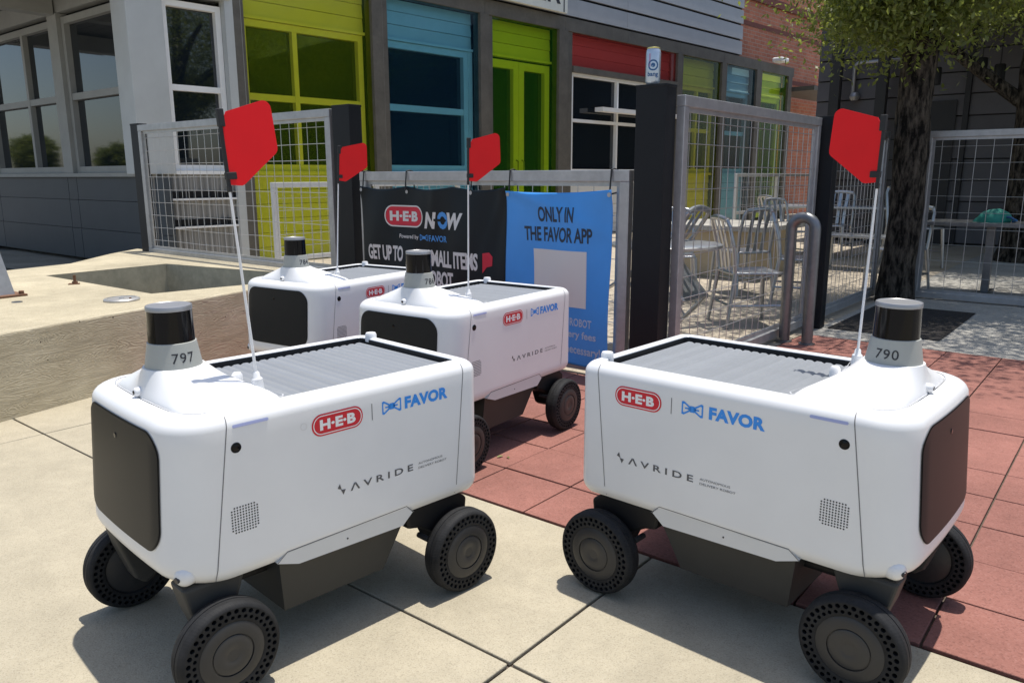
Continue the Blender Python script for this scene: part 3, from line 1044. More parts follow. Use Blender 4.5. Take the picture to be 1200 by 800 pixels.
bk = cloth('black_fabric', -3.842, SE, 0.05, lambda x: 0.945 - 0.018 * math.sin(math.pi * ((x + 3.842) / 0.39 % 1.0)), M_bblack)
bl = cloth('blue_fabric', SE, -2.022, 0.045, lambda x: 0.925 + 0.012 * (x - SE) / 0.65 - 0.012 * math.sin(math.pi * (x - SE) / 0.65), M_bblue)
L_ = 0.0013
bx = lambda x0, x1, z0, z1, sl=0.0: (lambda s, t: bpt(x0 + (x1 - x0) * s, z0 + (z1 - z0) * t + sl * s, L_))
def bbadge():
    x0, z0, wd, ht = -3.628, 0.706, 0.318, 0.128
    def fn(a, b, l=0): return bpt(x0 + a, z0 + b, L_ + l * 1.5)
    o = ring_poly(rrect(0, wd, 0, ht, ht * 0.48, 8), rrect(0.008, wd - 0.008, 0.008, ht - 0.008, ht * 0.42, 8), fn).build('badge_outline', M_bwhite, bk, fix=False)
    P = rrect(0.008, wd - 0.008, 0.008, ht - 0.008, ht * 0.42, 8)
    vs, fs = [], []
    NX = 26
    for i in range(NX + 1):
        xx = 0.008 + (wd - 0.016) * i / NX
        e = min(xx - 0.008, wd - 0.008 - xx); rr_ = ht * 0.42
        half = (ht / 2 - 0.008) - (rr_ - math.sqrt(max(0, rr_ ** 2 - (rr_ - min(e, rr_)) ** 2)))
        vs += [fn(xx, ht / 2 - half), fn(xx, ht / 2), fn(xx, ht / 2 + half)]
    for i in range(NX):
        for j in (0, 1): fs.append((3 * i + j, 3 * i + 3 + j, 3 * i + 4 + j, 3 * i + 1 + j))
    MB().add(vs, fs).build('badge', M_bred, bk, fix=False)
    lettering('lettering', 'H\u00b7E\u00b7B', lambda s, t: fn(wd * (0.13 + 0.74 * s), ht * (0.27 + 0.46 * t), 0.001), M_bwhite, bk, bold=0.05, space=1.0, fine=(wd * 0.74, ht * 0.46, 0.016))
bbadge()
lettering('lettering', 'N', bx(-3.298, -3.195, 0.704, 0.800), M_bwhite, bk, bold=0.05, shear=0.25, fine=(0.103, 0.096, 0.016))
lettering('lettering', 'O', bx(-3.190, -3.110, 0.704, 0.804), M_now, bk, bold=0.06, shear=0.0, fine=(0.080, 0.100, 0.016))
lettering('lettering', 'W', bx(-3.115, -2.985, 0.704, 0.800), M_bwhite, bk, bold=0.05, shear=0.25, fine=(0.130, 0.096, 0.016))
MB().add([bpt(*p, 0.0030) for p in ((-3.215, 0.748), (-3.145, 0.748), (-3.145, 0.735), (-3.118, 0.755), (-3.145, 0.775), (-3.145, 0.762), (-3.215, 0.762))], [tuple(range(7))]).build('arrow', M_bblack, bk, fix=False)
lettering('lettering', 'Powered by', bx(-3.515, -3.350, 0.632, 0.664), M_bwhite, bk, bold=0.012, fine=(0.165, 0.032, 0.016))
mbow = bow_tie(bk, bx(-3.338, -3.275, 0.632, 0.668)); mbow.data.materials[0] = M_now
lettering('lettering', 'FAVOR', bx(-3.265, -3.120, 0.630, 0.666), M_now, bk, bold=0.02, fine=(0.145, 0.036, 0.016))
lettering('lettering', 'GET UP TO', bx(-3.790, -3.480, 0.498, 0.592), M_bwhite, bk, bold=0.034, space=0.94, fine=(0.310, 0.094, 0.016))
lettering('lettering', 'SMALL ITEMS', bx(-3.290, -2.880, 0.485, 0.582), M_bwhite, bk, bold=0.034, space=0.94, fine=(0.410, 0.097, 0.016))
lettering('lettering', 'DELIVERED BY ROBOT', bx(-3.790, -3.070, 0.365, 0.460), M_bwhite, bk, bold=0.034, space=0.94, fine=(0.720, 0.095, 0.016))
MB().add([bpt(*p, L_) for p in ((-2.845, 0.475), (-2.845, 0.585), (-2.800, 0.592), (-2.776, 0.570), (-2.776, 0.520), (-2.815, 0.510))], [tuple(range(6))]).build('red_mark', M_bred, bk, fix=False)
lettering('lettering', 'ONLY IN', bx(-2.460, -2.238, 0.772, 0.850), M_bink, bl, bold=0.026, space=0.97, fine=(0.222, 0.078, 0.016))
lettering('lettering', 'THE FAVOR APP', bx(-2.552, -2.128, 0.672, 0.748), M_bink, bl, bold=0.026, space=0.97, fine=(0.424, 0.076, 0.016))
def bgrid(x0, x1, z0, z1, nx, nz, lift):
    vs = [bpt(x0 + (x1 - x0) * i / nx, z0 + (z1 - z0) * j / nz, lift) for j in range(nz + 1) for i in range(nx + 1)]
    return MB().add(vs, [(j * (nx + 1) + i, j * (nx + 1) + i + 1, (j + 1) * (nx + 1) + i + 1, (j + 1) * (nx + 1) + i) for j in range(nz) for i in range(nx)])
bgrid(-2.497, -2.158, 0.345, 0.632, 27, 23, L_).build('white_square', M_bwhite, bl, fix=False, smooth=80)
lettering('lettering', 'ROBOT', bx(-2.262, -2.118, 0.248, 0.290), M_bpale, bl, bold=0.024, fine=(0.144, 0.042, 0.016))
lettering('lettering', 'delivery fees', bx(-2.385, -2.088, 0.176, 0.226), M_bpale, bl, bold=0.024, fine=(0.297, 0.050, 0.016))
lettering('lettering', 'necessary!', bx(-2.290, -2.062, 0.092, 0.150), M_bpale, bl, bold=0.024, fine=(0.228, 0.058, 0.016))
for (x, z) in ((-3.83, 0.935), (-3.45, 0.925), (-2.93, 0.925), (-2.66, 0.92), (-2.035, 0.925)):
    MB().tube([(x, -0.040, z - 0.004), (x, -0.028, 1.032), (x, 0.0, 1.036), (x, 0.028, 1.030), (x + 0.006, 0.030, z), (x, -0.02, z - 0.008)], 0.0042, 6).build('cable_tie', M_tie, ban)
    ey = MB().lathe([(0.011, 0), (0.010, 0.002), (0.006, 0.002)], 14, 'y', c=(x, bdisp(x, z - 0.012) - 0.003, z - 0.012)).build('eyelet', M_galv, ban)

# ------------------------------------------------------------------ planter platform (board-marked concrete) with its sunken basin
def board_mat():
    m = bpy.data.materials.new('board_formed_concrete'); m.use_nodes = True
    nt = m.node_tree; b = nt.nodes['Principled BSDF']
    b.inputs['Roughness'].default_value = 0.85; b.inputs['Specular IOR Level'].default_value = 0.25
    tc = nt.nodes.new('ShaderNodeTexCoord')
    mp = nt.nodes.new('ShaderNodeMapping'); mp.inputs['Scale'].default_value = (0.75, 6.0, 6.0)
    nt.links.new(tc.outputs['Object'], mp.inputs[0])
    nz = nt.nodes.new('ShaderNodeTexNoise'); nz.inputs['Scale'].default_value = 3.5; nz.inputs['Detail'].default_value = 2; nz.inputs['Distortion'].default_value = 1.2
    nt.links.new(mp.outputs[0], nz.inputs['Vector'])
    wv = nt.nodes.new('ShaderNodeMath'); wv.operation = 'MULTIPLY'; wv.inputs[1].default_value = 22
    nt.links.new(nz.outputs['Fac'], wv.inputs[0])
    fr = nt.nodes.new('ShaderNodeMath'); fr.operation = 'PINGPONG'; fr.inputs[1].default_value = 0.5
    nt.links.new(wv.outputs[0], fr.inputs[0])
    n2 = nt.nodes.new('ShaderNodeTexNoise'); n2.inputs['Scale'].default_value = 5; n2.inputs['Detail'].default_value = 8
    nt.links.new(tc.outputs['Object'], n2.inputs['Vector'])
    cr = nt.nodes.new('ShaderNodeValToRGB')
    cr.color_ramp.elements[0].position = 0.3; cr.color_ramp.elements[0].color = (0.46, 0.40, 0.28, 1)
    cr.color_ramp.elements[1].position = 0.72; cr.color_ramp.elements[1].color = (0.60, 0.54, 0.40, 1)
    nt.links.new(n2.outputs['Fac'], cr.inputs[0])
    mr = nt.nodes.new('ShaderNodeMapRange'); mr.inputs[2].default_value = 0.5; mr.inputs[3].default_value = 0.89; mr.inputs[4].default_value = 1.05
    nt.links.new(fr.outputs[0], mr.inputs[0])
    mx = nt.nodes.new('ShaderNodeMix'); mx.data_type = 'RGBA'; mx.blend_type = 'MULTIPLY'; mx.inputs[0].default_value = 1
    nt.links.new(cr.outputs[0], mx.inputs[6]); nt.links.new(mr.outputs[0], mx.inputs[7])
    # small blow holes
    vo = nt.nodes.new('ShaderNodeTexVoronoi'); vo.inputs['Scale'].default_value = 13
    nt.links.new(tc.outputs['Object'], vo.inputs['Vector'])
    lt = nt.nodes.new('ShaderNodeMath'); lt.operation = 'LESS_THAN'; lt.inputs[1].default_value = 0.055
    nt.links.new(vo.outputs['Distance'], lt.inputs[0])
    mx2 = nt.nodes.new('ShaderNodeMix'); mx2.data_type = 'RGBA'; mx2.inputs[7].default_value = (0.10, 0.08, 0.06, 1)
    nt.links.new(lt.outputs[0], mx2.inputs[0]); nt.links.new(mx.outputs[2], mx2.inputs[6])
    nt.links.new(mx2.outputs[2], b.inputs['Base Color'])
    bp = nt.nodes.new('ShaderNodeBump'); bp.inputs['Strength'].default_value = 0.7; bp.inputs['Distance'].default_value = 0.004
    nt.links.new(fr.outputs[0], bp.inputs['Height']); nt.links.new(bp.outputs[0], b.inputs['Normal'])
    return m


M_board = board_mat()
M_ptop = aggregate_mat('platform_top', (0.46, 0.405, 0.285), (0.50, 0.455, 0.35), (0.38, 0.325, 0.225), 300, 0.28)
M_basin = mat('basin_wall', (0.46, 0.41, 0.295), 0.8, noise=((7, 0.25, 6), (30, 0.1, 3)))
M_water = mat('basin_water', (0.085, 0.075, 0.035), 0.12, spec=0.6)
PT = 0.37
pa = math.radians(64.5)
pdx, pdy = math.cos(pa), math.sin(pa)
plat = thing('planter_wall', 'low board-marked tan concrete planter wall with a sunken basin', 'planter wall', (-2.118, 3.17, 0), pa)
# local x runs along the front face away from the street, local y to the left
X0, X1, D = -4.0, 2.237, 2.15
P1, P2, P4 = (1.345, 1.69), (1.06, 0.37), (2.19, 1.55)
bas = [P2, (1.72, 0.10), (2.10, 0.10), P4, P1]
outer = [(X0, 0.012), (2.24, 0.012), (2.98, 2.82), (2.55, 2.62), (1.9, 2.22), (X0, D)]
from mathutils.geometry import tessellate_polygon
def plat_top():
    V = [(x, y, PT) for x, y in outer] + [(x, y, PT) for x, y in bas]
    tris = tessellate_polygon([[Vector(v) for v in V[:len(outer)]], [Vector(v) for v in V[len(outer):]]])
    return MB().add(V, tris)
plat_top().build('top_slab', M_ptop, plat)
face = MB()
bd = 0.0
hb = [0.0, 0.118, 0.238, PT]
for k in range(3):
    yy = 0.0
    face.add([(X0, yy, hb[k] - (0.01 if k == 0 else 0)), (X1, yy, hb[k] - (0.01 if k == 0 else 0)), (X1, yy, hb[k + 1] - (0.012 if k == 2 else 0.0)), (X0, yy, hb[k + 1] - (0.012 if k == 2 else 0.0))], [(0, 1, 2, 3)])
for a in (0, 1, 2, 3):
    t0, t1 = math.radians(22.5 * a), math.radians(22.5 * (a + 1))
    P = lambda t: (0.0 + 0.012 * (1 - math.cos(t)), PT - 0.012 + 0.0119 * math.sin(t))
    (ya, za), (yb, zb) = P(t0), P(t1)
    face.add([(X0, ya, za), (X1, ya, za), (X1, yb, zb), (X0, yb, zb)], [(0, 1, 2, 3)])
for k in range(1, 5):
    (xa, ya), (xb, yb) = outer[k], outer[(k + 1) % 6]
    if k == 1: ya = 0.0
    face.add([(xa, ya, -0.01), (xb, yb, -0.01), (xb, yb, PT - 0.0005), (xa, ya, PT - 0.0005)], [(0, 1, 2, 3)])
face.build('front_face', M_board, plat)
wl = MB()
for k in range(5):
    a, b = bas[k], bas[(k + 1) % 5]
    wl.add([(*a, PT - 0.0005), (*b, PT - 0.0005), (*b, 0.01), (*a, 0.01)], [(0, 1, 2, 3)])
wl.build('basin_wall', M_basin, plat)
MB().add([(x, y, 0.13) for x, y in bas], [(0, 1, 2, 3, 4)]).build('basin_water', M_water, plat)

M_lid = mat('metal_cover', (0.45, 0.44, 0.42), 0.4, metal=0.5, noise=(20, 0.1, 3))
M_rust = mat('rust', (0.16, 0.08, 0.045), 0.8, noise=(30, 0.3, 4))
pl = lambda x, y: Vector((-2.118 + x * pdx - y * pdy, 3.17 + x * pdy + y * pdx, PT))
#@
cv = thing('cover_plate', 'round silver cover plate lying on the planter top', 'cover plate', (-2.041, 4.045, PT), 0)
MB().lathe([(0.088, 0), (0.088, 0.008), (0.082, 0.014), (0.070, 0.015), (0.069, 0.011), (0.03, 0.011)], 40).build('plate', M_lid, cv, smooth=35)
MB().lathe([(0.014, 0.011), (0.012, 0.0165), (0.004, 0.017)], 16).build('knob', M_lid, cv, smooth=35)
MB().lathe([(0.006, 0.011), (0.006, 0.016)], 10, c=(0.045, 0.0, 0)).build('screw', M_rust, cv)
bo = thing('anchor_bolt', 'short rusty anchor bolt standing on the planter top', 'bolt', (-2.635, 4.683, PT), 0.4)
MB().box(-0.035, 0.025, -0.02, 0.02, 0, 0.006, 0.001).build('washer_plate', M_rust, bo)
MB().tube([(0, 0, 0), (0, 0, 0.055)], 0.0085, 10).build('shaft', M_rust, bo)
MB().lathe([(0.016, 0.006), (0.016, 0.018)], 6).build('nut', M_rust, bo)
so = thing('drain_slot', 'small dark oval slot cover set in the planter top at left', 'slot cover', (-2.559, 3.995, PT), 0.3)
MB().lathe([(0.026, 0), (0.025, 0.003), (0.019, 0.004)], 20).build('plate', M_steel, so)
MB().box(-0.012, 0.012, -0.003, 0.003, 0.0035, 0.005).build('slot', M_tie, so)
lg = thing('lamp_base', 'tapering grey metal mast base bolted on the planter at the left edge', 'mast base', (-2.86, 4.18, PT), 0.95)
mb = MB()
h0, h1 = 0.115, 0.055
vs = [(-h0, -h0, 0.012), (h0, -h0, 0.012), (h0, h0, 0.012), (-h0, h0, 0.012), (-h1, -h1, 0.42), (h1, -h1, 0.42), (h1, h1, 0.42), (-h1, h1, 0.42)]
mb.add(vs, [(0, 3, 2, 1), (4, 5, 6, 7), (0, 1, 5, 4), (1, 2, 6, 5), (2, 3, 7, 6), (3, 0, 4, 7)]).build('taper', M_galv, lg)
MB().box(-0.16, 0.16, -0.16, 0.16, 0, 0.012, 0.002).build('base_plate', M_rust, lg)
for sx_ in (-1, 1):
    for sy_ in (-1, 1):
        MB().lathe([(0.014, 0.012), (0.014, 0.028), (0.007, 0.03)], 6, c=(sx_ * 0.138, sy_ * 0.138, 0)).build('bolt', M_rust, lg)
MB().tube([(0, 0, 0.42), (0, 0, 1.9)], [0.05, 0.04], 14).build('mast', M_galv, lg, smooth=50)

# ------------------------------------------------------------------ cafe building with the coloured screens
M_brown = mat('weathered_frame', (0.105, 0.096, 0.080), 0.7, noise=((5, 0.25, 5), (30, 0.1, 3)))
M_trim = mat('white_trim', (0.82, 0.82, 0.80), 0.55, noise=(6, 0.04, 3))
M_lgrey = mat('light_grey_paint', (0.47, 0.49, 0.48), 0.55, noise=(4, 0.06, 4))
M_mgrey = mat('mid_grey_trim', (0.30, 0.30, 0.275), 0.6, noise=(5, 0.08, 4))
M_slate = mat('slate_panel', (0.034, 0.044, 0.054), 0.55, noise=(4, 0.10, 4), objvar=0.05)
M_plank = mat('siding_grey', (0.36, 0.37, 0.385), 0.55, noise=(3, 0.06, 4), objvar=0.03)
M_wboard = mat('siding_white', (0.74, 0.74, 0.72), 0.6, noise=(3, 0.05, 4), objvar=0.04)
M_corr = mat('corrugated_grey', (0.27, 0.265, 0.25), 0.6, noise=(4, 0.08, 4))
M_glass = mat('dark_glass', (0.007, 0.012, 0.017), 0.03, spec=0.5, ior=1.85)
M_dark = mat('dark_void', (0.006, 0.006, 0.006), 0.9)
M_soff = mat('soffit_board', (0.10, 0.095, 0.085), 0.7, noise=(6, 0.15, 4))
S_yel = sheet_mat('sheet_yellow', (0.99, 0.97, 0.26), (0.22, 0.42, 0.03), 0.09)
S_blu = sheet_mat('sheet_blue', (0.50, 0.83, 0.93), (0.03, 0.11, 0.22), 0.08)
S_grn = sheet_mat('sheet_green', (0.84, 0.97, 0.16), (0.06, 0.40, 0.05), 0.10)
S_red = sheet_mat('sheet_red', (0.93, 0.38, 0.36), (0.65, 0.08, 0.07), 0.28)
FA = math.radians(46.5)
C0 = Vector((-3.71, 8.41, 0))
bld = thing('cafe_building', 'cafe building with yellow, blue, green and red tinted glass screens', 'building', C0, FA)


def bbox(name, m, x0, x1, y0, y1, z0, z1, parent=None, bev=0.0):
    return MB().box(x0, x1, y0, y1, z0, z1, bev).build(name, m, parent or bld)


def window(x0, x1, z0, z1, yg, fr=0.07, mulls=(), rails=(), fm=None, name='window', depth=0.07):
    """frame proud of a dark pane; mulls are x positions, rails are z positions"""
    fm = fm or M_trim
    mb = MB()
    yo = yg - depth
    mb.box(x0, x0 + fr, yo, yg + 0.02, z0, z1); mb.box(x1 - fr, x1, yo, yg + 0.02, z0, z1)
    mb.box(x0 + fr, x1 - fr, yo + 0.002, yg + 0.02, z1 - fr, z1); mb.box(x0 + fr, x1 - fr, yo + 0.002, yg + 0.02, z0, z0 + fr)
    w = mb.build(name, fm, bld)
    xs = [x0 + fr] + [m_ for m_ in mulls] + [x1 - fr]
    for m_ in mulls: MB().box(m_ - fr * 0.42, m_ + fr * 0.42, yo + 0.006, yg + 0.02, z0 + fr, z1 - fr).build('mullion', fm, w)
    for q in rails:
        for a, b in zip(xs[:-1], xs[1:]):
            MB().box(a + (fr * 0.42 if a != xs[0] else 0), b - (fr * 0.42 if b != xs[-1] else 0), yo + 0.010, yg + 0.02, q - fr * 0.5, q + fr * 0.5).build('rail', fm, w)
    zs = [z0 + fr] + [q for q in rails] + [z1 - fr]
    for a, b in zip(xs[:-1], xs[1:]):
        for c, d in zip(zs[:-1], zs[1:]):
            MB().add([(a, yg, c), (b, yg, c), (b, yg, d), (a, yg, d)], [(0, 1, 2, 3)]).build('pane', M_glass, w)
    return w


YB = 0.16        # wall line behind the screens
# --- body of the building, behind everything
bbox('wall', M_dark, 0.02, 11.9, YB + 0.10, 5.0, 0.0, 3.47)
bbox('wall', M_dark, 11.902, 15.0, YB + 0.10, 0.78, 0.0, 3.465)
# --- corner: pillar, narrow window, vented corrugated skirt
bbox('corner_pillar', M_lgrey, -0.20, 0.17, -0.04, 0.34, 1.03, 2.86, bev=0.008)
bbox('corner_pillar_cap', M_lgrey, -0.24, 0.90, -0.08, 0.36, 2.862, 3.10, bev=0.006)
window(0.175, 0.83, 1.07, 2.80, 0.10, 0.06, rails=(1.93,))
bbox('sill', M_trim, 0.17, 0.84, -0.02, 0.12, 1.03, 1.068)
sk = MB()
xs = [-0.06 + 0.03 * k for k in range(33)]
vs = []
for k, x in enumerate(xs):
    y = -0.005 if k % 2 else 0.018
    vs += [(x - 0.008, y, 0.0), (x - 0.008, y, 1.03), (x + 0.008, y, 0.0), (x + 0.008, y, 1.03)]
fs = []
for k in range(len(xs) * 2 - 1):
    fs.append((2 * k, 2 * k + 2, 2 * k + 3, 2 * k + 1))
sk.add(vs, fs).build('corrugated_skirt', M_corr, bld)
for z in (0.775, 0.475):
    v = bbox('vent_ledge', M_trim, 0.08, 0.90, -0.045, 0.0, z - 0.02, z)
    for k in range(9):
        MB().box(0.10 + 0.088 * k, 0.17 + 0.088 * k, -0.014, 0.0, z + 0.004, z + 0.075).build('vent_slot', M_dark, v)
bbox('trim_strip', M_lgrey, 0.835, 0.93, -0.06, 0.06, 0.0, 3.24)
# --- posts and beam
for (a, b) in ((0.932, 1.075), (2.80, 3.06), (4.70, 4.97), (6.44, 6.80), (9.93, 10.17), (11.62, 11.88), (13.15, 13.45), (14.72, 14.98)):
    w2 = (b - a) * 0.62
    p = bbox('frame_post', M_brown, a, a + w2, -0.05, 0.10, 0.0, 3.27)
    bbox('post_edge', M_brown, a + w2 + 0.002, b, -0.02, 0.10, 0.0, 3.27, p)
    bbox('post_bead', M_mgrey, a + w2 + 0.003, a + w2 + 0.02, -0.026, -0.0205, 0.0, 3.26, p)
hb_ = [0.9, 2.9, 4.8, 6.6, 8.3, 10.0, 11.7, 13.3, 15.0]
for a, b in zip(hb_[:-1], hb_[1:]):
    bbox('frame_beam', M_brown, a + 0.002, b - 0.002, -0.04, 0.12, 3.272, 3.47)
# --- white boarded wall above and below the openings, board by board
def boards(x0, x1, z0, z1, h, m=M_wboard, y=YB, nm='wall_board'):
    z = z0
    while z < z1 - 0.02:
        t = min(z + h, z1)
        MB().add([(x0, y - 0.012, z + 0.006), (x1, y - 0.012, z + 0.006), (x1, y, t), (x0, y, t), (x0, y + 0.05, z + 0.006), (x1, y + 0.05, z + 0.006), (x1, y + 0.05, t), (x0, y + 0.05, t)],
                 [(0, 1, 2, 3), (4, 7, 6, 5), (0, 4, 5, 1), (3, 2, 6, 7), (0, 3, 7, 4), (1, 5, 6, 2)]).build(nm, m, bld)
        z = t
# yellow bay
BAYS = [(1.08, 2.80), (3.06, 4.70), (4.97, 6.44), (6.80, 9.93), (10.17, 11.62), (11.88, 13.15), (13.45, 14.72)]
for (a, b) in BAYS:
    boards(a, b, 2.79, 3.27, 0.165)
    bbox('head_trim', M_trim, a, b, YB - 0.05, YB + 0.05, 2.755, 2.788)
for (a, b) in (BAYS[0], BAYS[1], BAYS[3], BAYS[4], BAYS[5]):
    boards(a, b, 0.0, 1.02, 0.17)
    bbox('sill', M_trim, a, b, YB - 0.075, YB + 0.05, 1.022, 1.068)
window(1.10, 2.78, 1.07, 2.75, YB + 0.05, 0.075, mulls=(1.80,), rails=(1.91,))
window(3.08, 4.62, 1.07, 2.75, YB + 0.05, 0.085, rails=(1.91,))
bbox('jamb_board', M_trim, 4.622, 4.70, YB - 0.03, YB + 0.06, 1.07, 2.75)
# double door behind the green screen
for (a, b) in ((4.99, 5.695), (5.705, 6.42)):
    d = window(a, b, 0.03, 2.72, YB + 0.05, 0.115, name='door')
    hx = b - 0.06 if a < 5.5 else a + 0.06
    MB().tube([(hx, YB - 0.03, 0.95), (hx, YB - 0.07, 0.97), (hx, YB - 0.07, 1.23), (hx, YB - 0.03, 1.25)], 0.012, 8).build('handle', M_silver, d)
# wide clear window under the red band
window(6.82, 9.91, 1.07, 2.66, 0.08, 0.05, mulls=(8.12,), rails=(1.91,), fm=M_trim)
bbox('window_head', M_brown, 6.80, 9.93, -0.05, 0.10, 2.662, 2.755)
bbox('ledge', M_trim, 7.45, 9.90, -0.17, 0.0, 2.075, 2.145)
# smaller far bays
window(10.19, 11.60, 1.07, 2.75, YB + 0.05, 0.075, mulls=(11.0,), rails=(1.91,))
window(11.90, 13.13, 1.07, 2.75, YB + 0.05, 0.085, rails=(1.91,))
window(13.47, 14.70, 0.05, 2.75, YB + 0.05, 0.10)
# --- tinted screens between the posts
def screen(a, b, z0, z1, m, y=0.0):
    w = MB().add([(a, y, z0), (b, y, z0), (b, y, z1), (a, y, z1)], [(0, 1, 2, 3)]).build('tinted_screen', m, bld, fix=False)
    return w
screen(1.077, 2.798, 0.04, 3.27, S_yel)
screen(3.062, 4.698, 0.04, 3.27, S_blu)
screen(4.972, 6.438, 0.04, 3.27, S_grn)
screen(6.802, 9.928, 2.757, 3.27, S_red)
screen(10.172, 11.618, 0.04, 3.27, S_yel)
screen(11.882, 13.148, 0.04, 3.27, S_blu)
screen(13.452, 14.718, 0.04, 3.27, S_grn)
# --- grey siding above the beam and the shop sign
z = 3.475
k = 0
while z < 5.6:
    for (a, b) in ((0.9, 4.6), (4.605, 8.3), (8.305, 12.45)):
        MB().add([(a, -0.022, z + 0.035), (b, -0.022, z + 0.035), (b, -0.016, z + 0.30), (a, -0.016, z + 0.30), (a, 0.028, z + 0.035), (b, 0.028, z + 0.035), (b, 0.028, z + 0.30), (a, 0.028, z + 0.30)],
                 [(0, 1, 2, 3), (4, 7, 6, 5), (0, 4, 5, 1), (3, 2, 6, 7), (0, 3, 7, 4), (1, 5, 6, 2)]).build('siding_plank', M_plank, bld)
    z += 0.305
bbox('siding_backing', M_dark, 0.9, 12.44, 0.03, 0.4, 3.472, 5.7)
# camera housing on the far corner of the frame
cb = bbox('security_camera', M_trim, 13.9, 14.25, -0.25, 0.0, 3.50, 3.60, bev=0.03)
# far canopy
bbox('canopy', M_brown, 15.0, 18.3, -0.55, 0.6, 2.95, 3.05)

# --- left wing: local frame turned so that x runs along that wall
LA = math.radians(141) - FA
def LW(s, o, z):
    # s metres along the wall from the corner, o metres outwards
    return (s * math.cos(LA) + o * math.cos(LA + math.pi / 2), s * math.sin(LA) + o * math.sin(LA + math.pi / 2), z)
def lbox(name, m, s0, s1, o0, o1, z0, z1, parent=None):
    mb = MB().box(s0, s1, o0, o1, z0, z1)
    mb.v = [LW(*p) for p in mb.v]
    return mb.build(name, m, parent or bld)
lbox('wall', M_dark, 0.36, 6.4, -3.0, -0.10, 0.0, 3.2)
def lwindow(s0, s1, z0, z1, fr, mulls, rails):
    mb = MB()
    mb.box(s0, s0 + fr, -0.06, 0.03, z0, z1); mb.box(s1 - fr, s1, -0.06, 0.03, z0, z1)
    mb.box(s0 + fr, s1 - fr, -0.06, 0.028, z1 - fr, z1); mb.box(s0 + fr, s1 - fr, -0.06, 0.028, z0, z0 + fr)
    mb.v = [LW(*p) for p in mb.v]
    w = mb.build('window', M_mgrey, bld)
    xs = [s0 + fr] + list(mulls) + [s1 - fr]
    for m_ in mulls: lbox('mullion', M_mgrey, m_ - fr * 0.45, m_ + fr * 0.45, -0.06, 0.026, z0 + fr, z1 - fr, w)
    for q in rails:
        for a, b in zip(xs[:-1], xs[1:]):
            lbox('rail', M_mgrey, a + (fr * 0.45 if a != xs[0] else 0), b - (fr * 0.45 if b != xs[-1] else 0), -0.06, 0.022, q - fr * 0.5, q + fr * 0.5, w)
    zs = [z0 + fr] + list(rails) + [z1 - fr]
    for a, b in zip(xs[:-1], xs[1:]):
        for c, d in zip(zs[:-1], zs[1:]):
            MB().add([LW(a, -0.035, c), LW(b, -0.035, c), LW(b, -0.035, d), LW(a, -0.035, d)], [(0, 1, 2, 3)]).build('pane', M_glass, w)
    return w
lwindow(0.36, 1.90, 1.05, 2.80, 0.075, (), (1.92,))
lwindow(2.16, 4.42, 1.05, 2.80, 0.075, (3.10,), (1.92,))
lwindow(4.62, 6.3, 1.05, 2.80, 0.075, (5.5,), (1.92,))
for (a, b) in ((1.905, 2.155), (4.425, 4.615)):
    lbox('wall_column', M_mgrey, a, b, -0.05, 0.075, 1.05, 2.845)
lbox('window_sill', M_mgrey, 0.26, 6.3, -0.02, 0.095, 1.005, 1.048)
for (a, b) in ((-0.16, 1.90), (1.91, 2.15), (2.16, 4.42), (4.43, 6.3)):
    for (z0, z1) in ((0.74, 1.0), (0.40, 0.735), (0.04, 0.395)):
        lbox('slate_panel', M_slate, a, b, -0.04, 0.045 + 0.012 * (1.0 - z0), z0, z1)
lbox('head_beam', M_mgrey, 0.20, 6.3, -0.05, 0.06, 2.85, 3.10)
# canopy over the walk, carried on outriggers
for s in (2.03, 4.52):
    lbox('outrigger', M_mgrey, s - 0.09, s + 0.09, 0.08, 2.35, 2.83, 3.05)
for k in range(12):
    lbox('soffit_board', M_soff, 0.2, 6.3, 0.08 + 0.19 * k, 0.262 + 0.19 * k, 3.06, 3.085)
lbox('canopy_roof', M_mgrey, 0.2, 6.3, 0.0, 2.40, 3.09, 3.16)

# --- shop sign over the green door
sg_ = thing('shop_sign', 'white shop sign with black capitals above the green door', 'sign', C0, FA)
M_sign = mat('sign_white', (0.70, 0.70, 0.62), 0.5, noise=(8, 0.04, 3))
MB().box(4.2, 6.50, -0.16, -0.10, 3.49, 4.15, 0.004).build('sign_board', M_sign, sg_)
lettering('lettering', 'ELLER', lambda s, t: (4.95 + 1.38 * s, -0.163, 3.60 + 0.42 * t), M_ink, sg_, bold=0.015)
MB().box(6.40, 6.425, -0.1625, -0.161, 3.50, 4.13).build('edge_line', M_ink, sg_)
for x in (4.5, 6.2):
    MB().box(x - 0.02, x + 0.02, -0.10, -0.036, 3.6, 3.66).build('bracket', M_post, sg_)

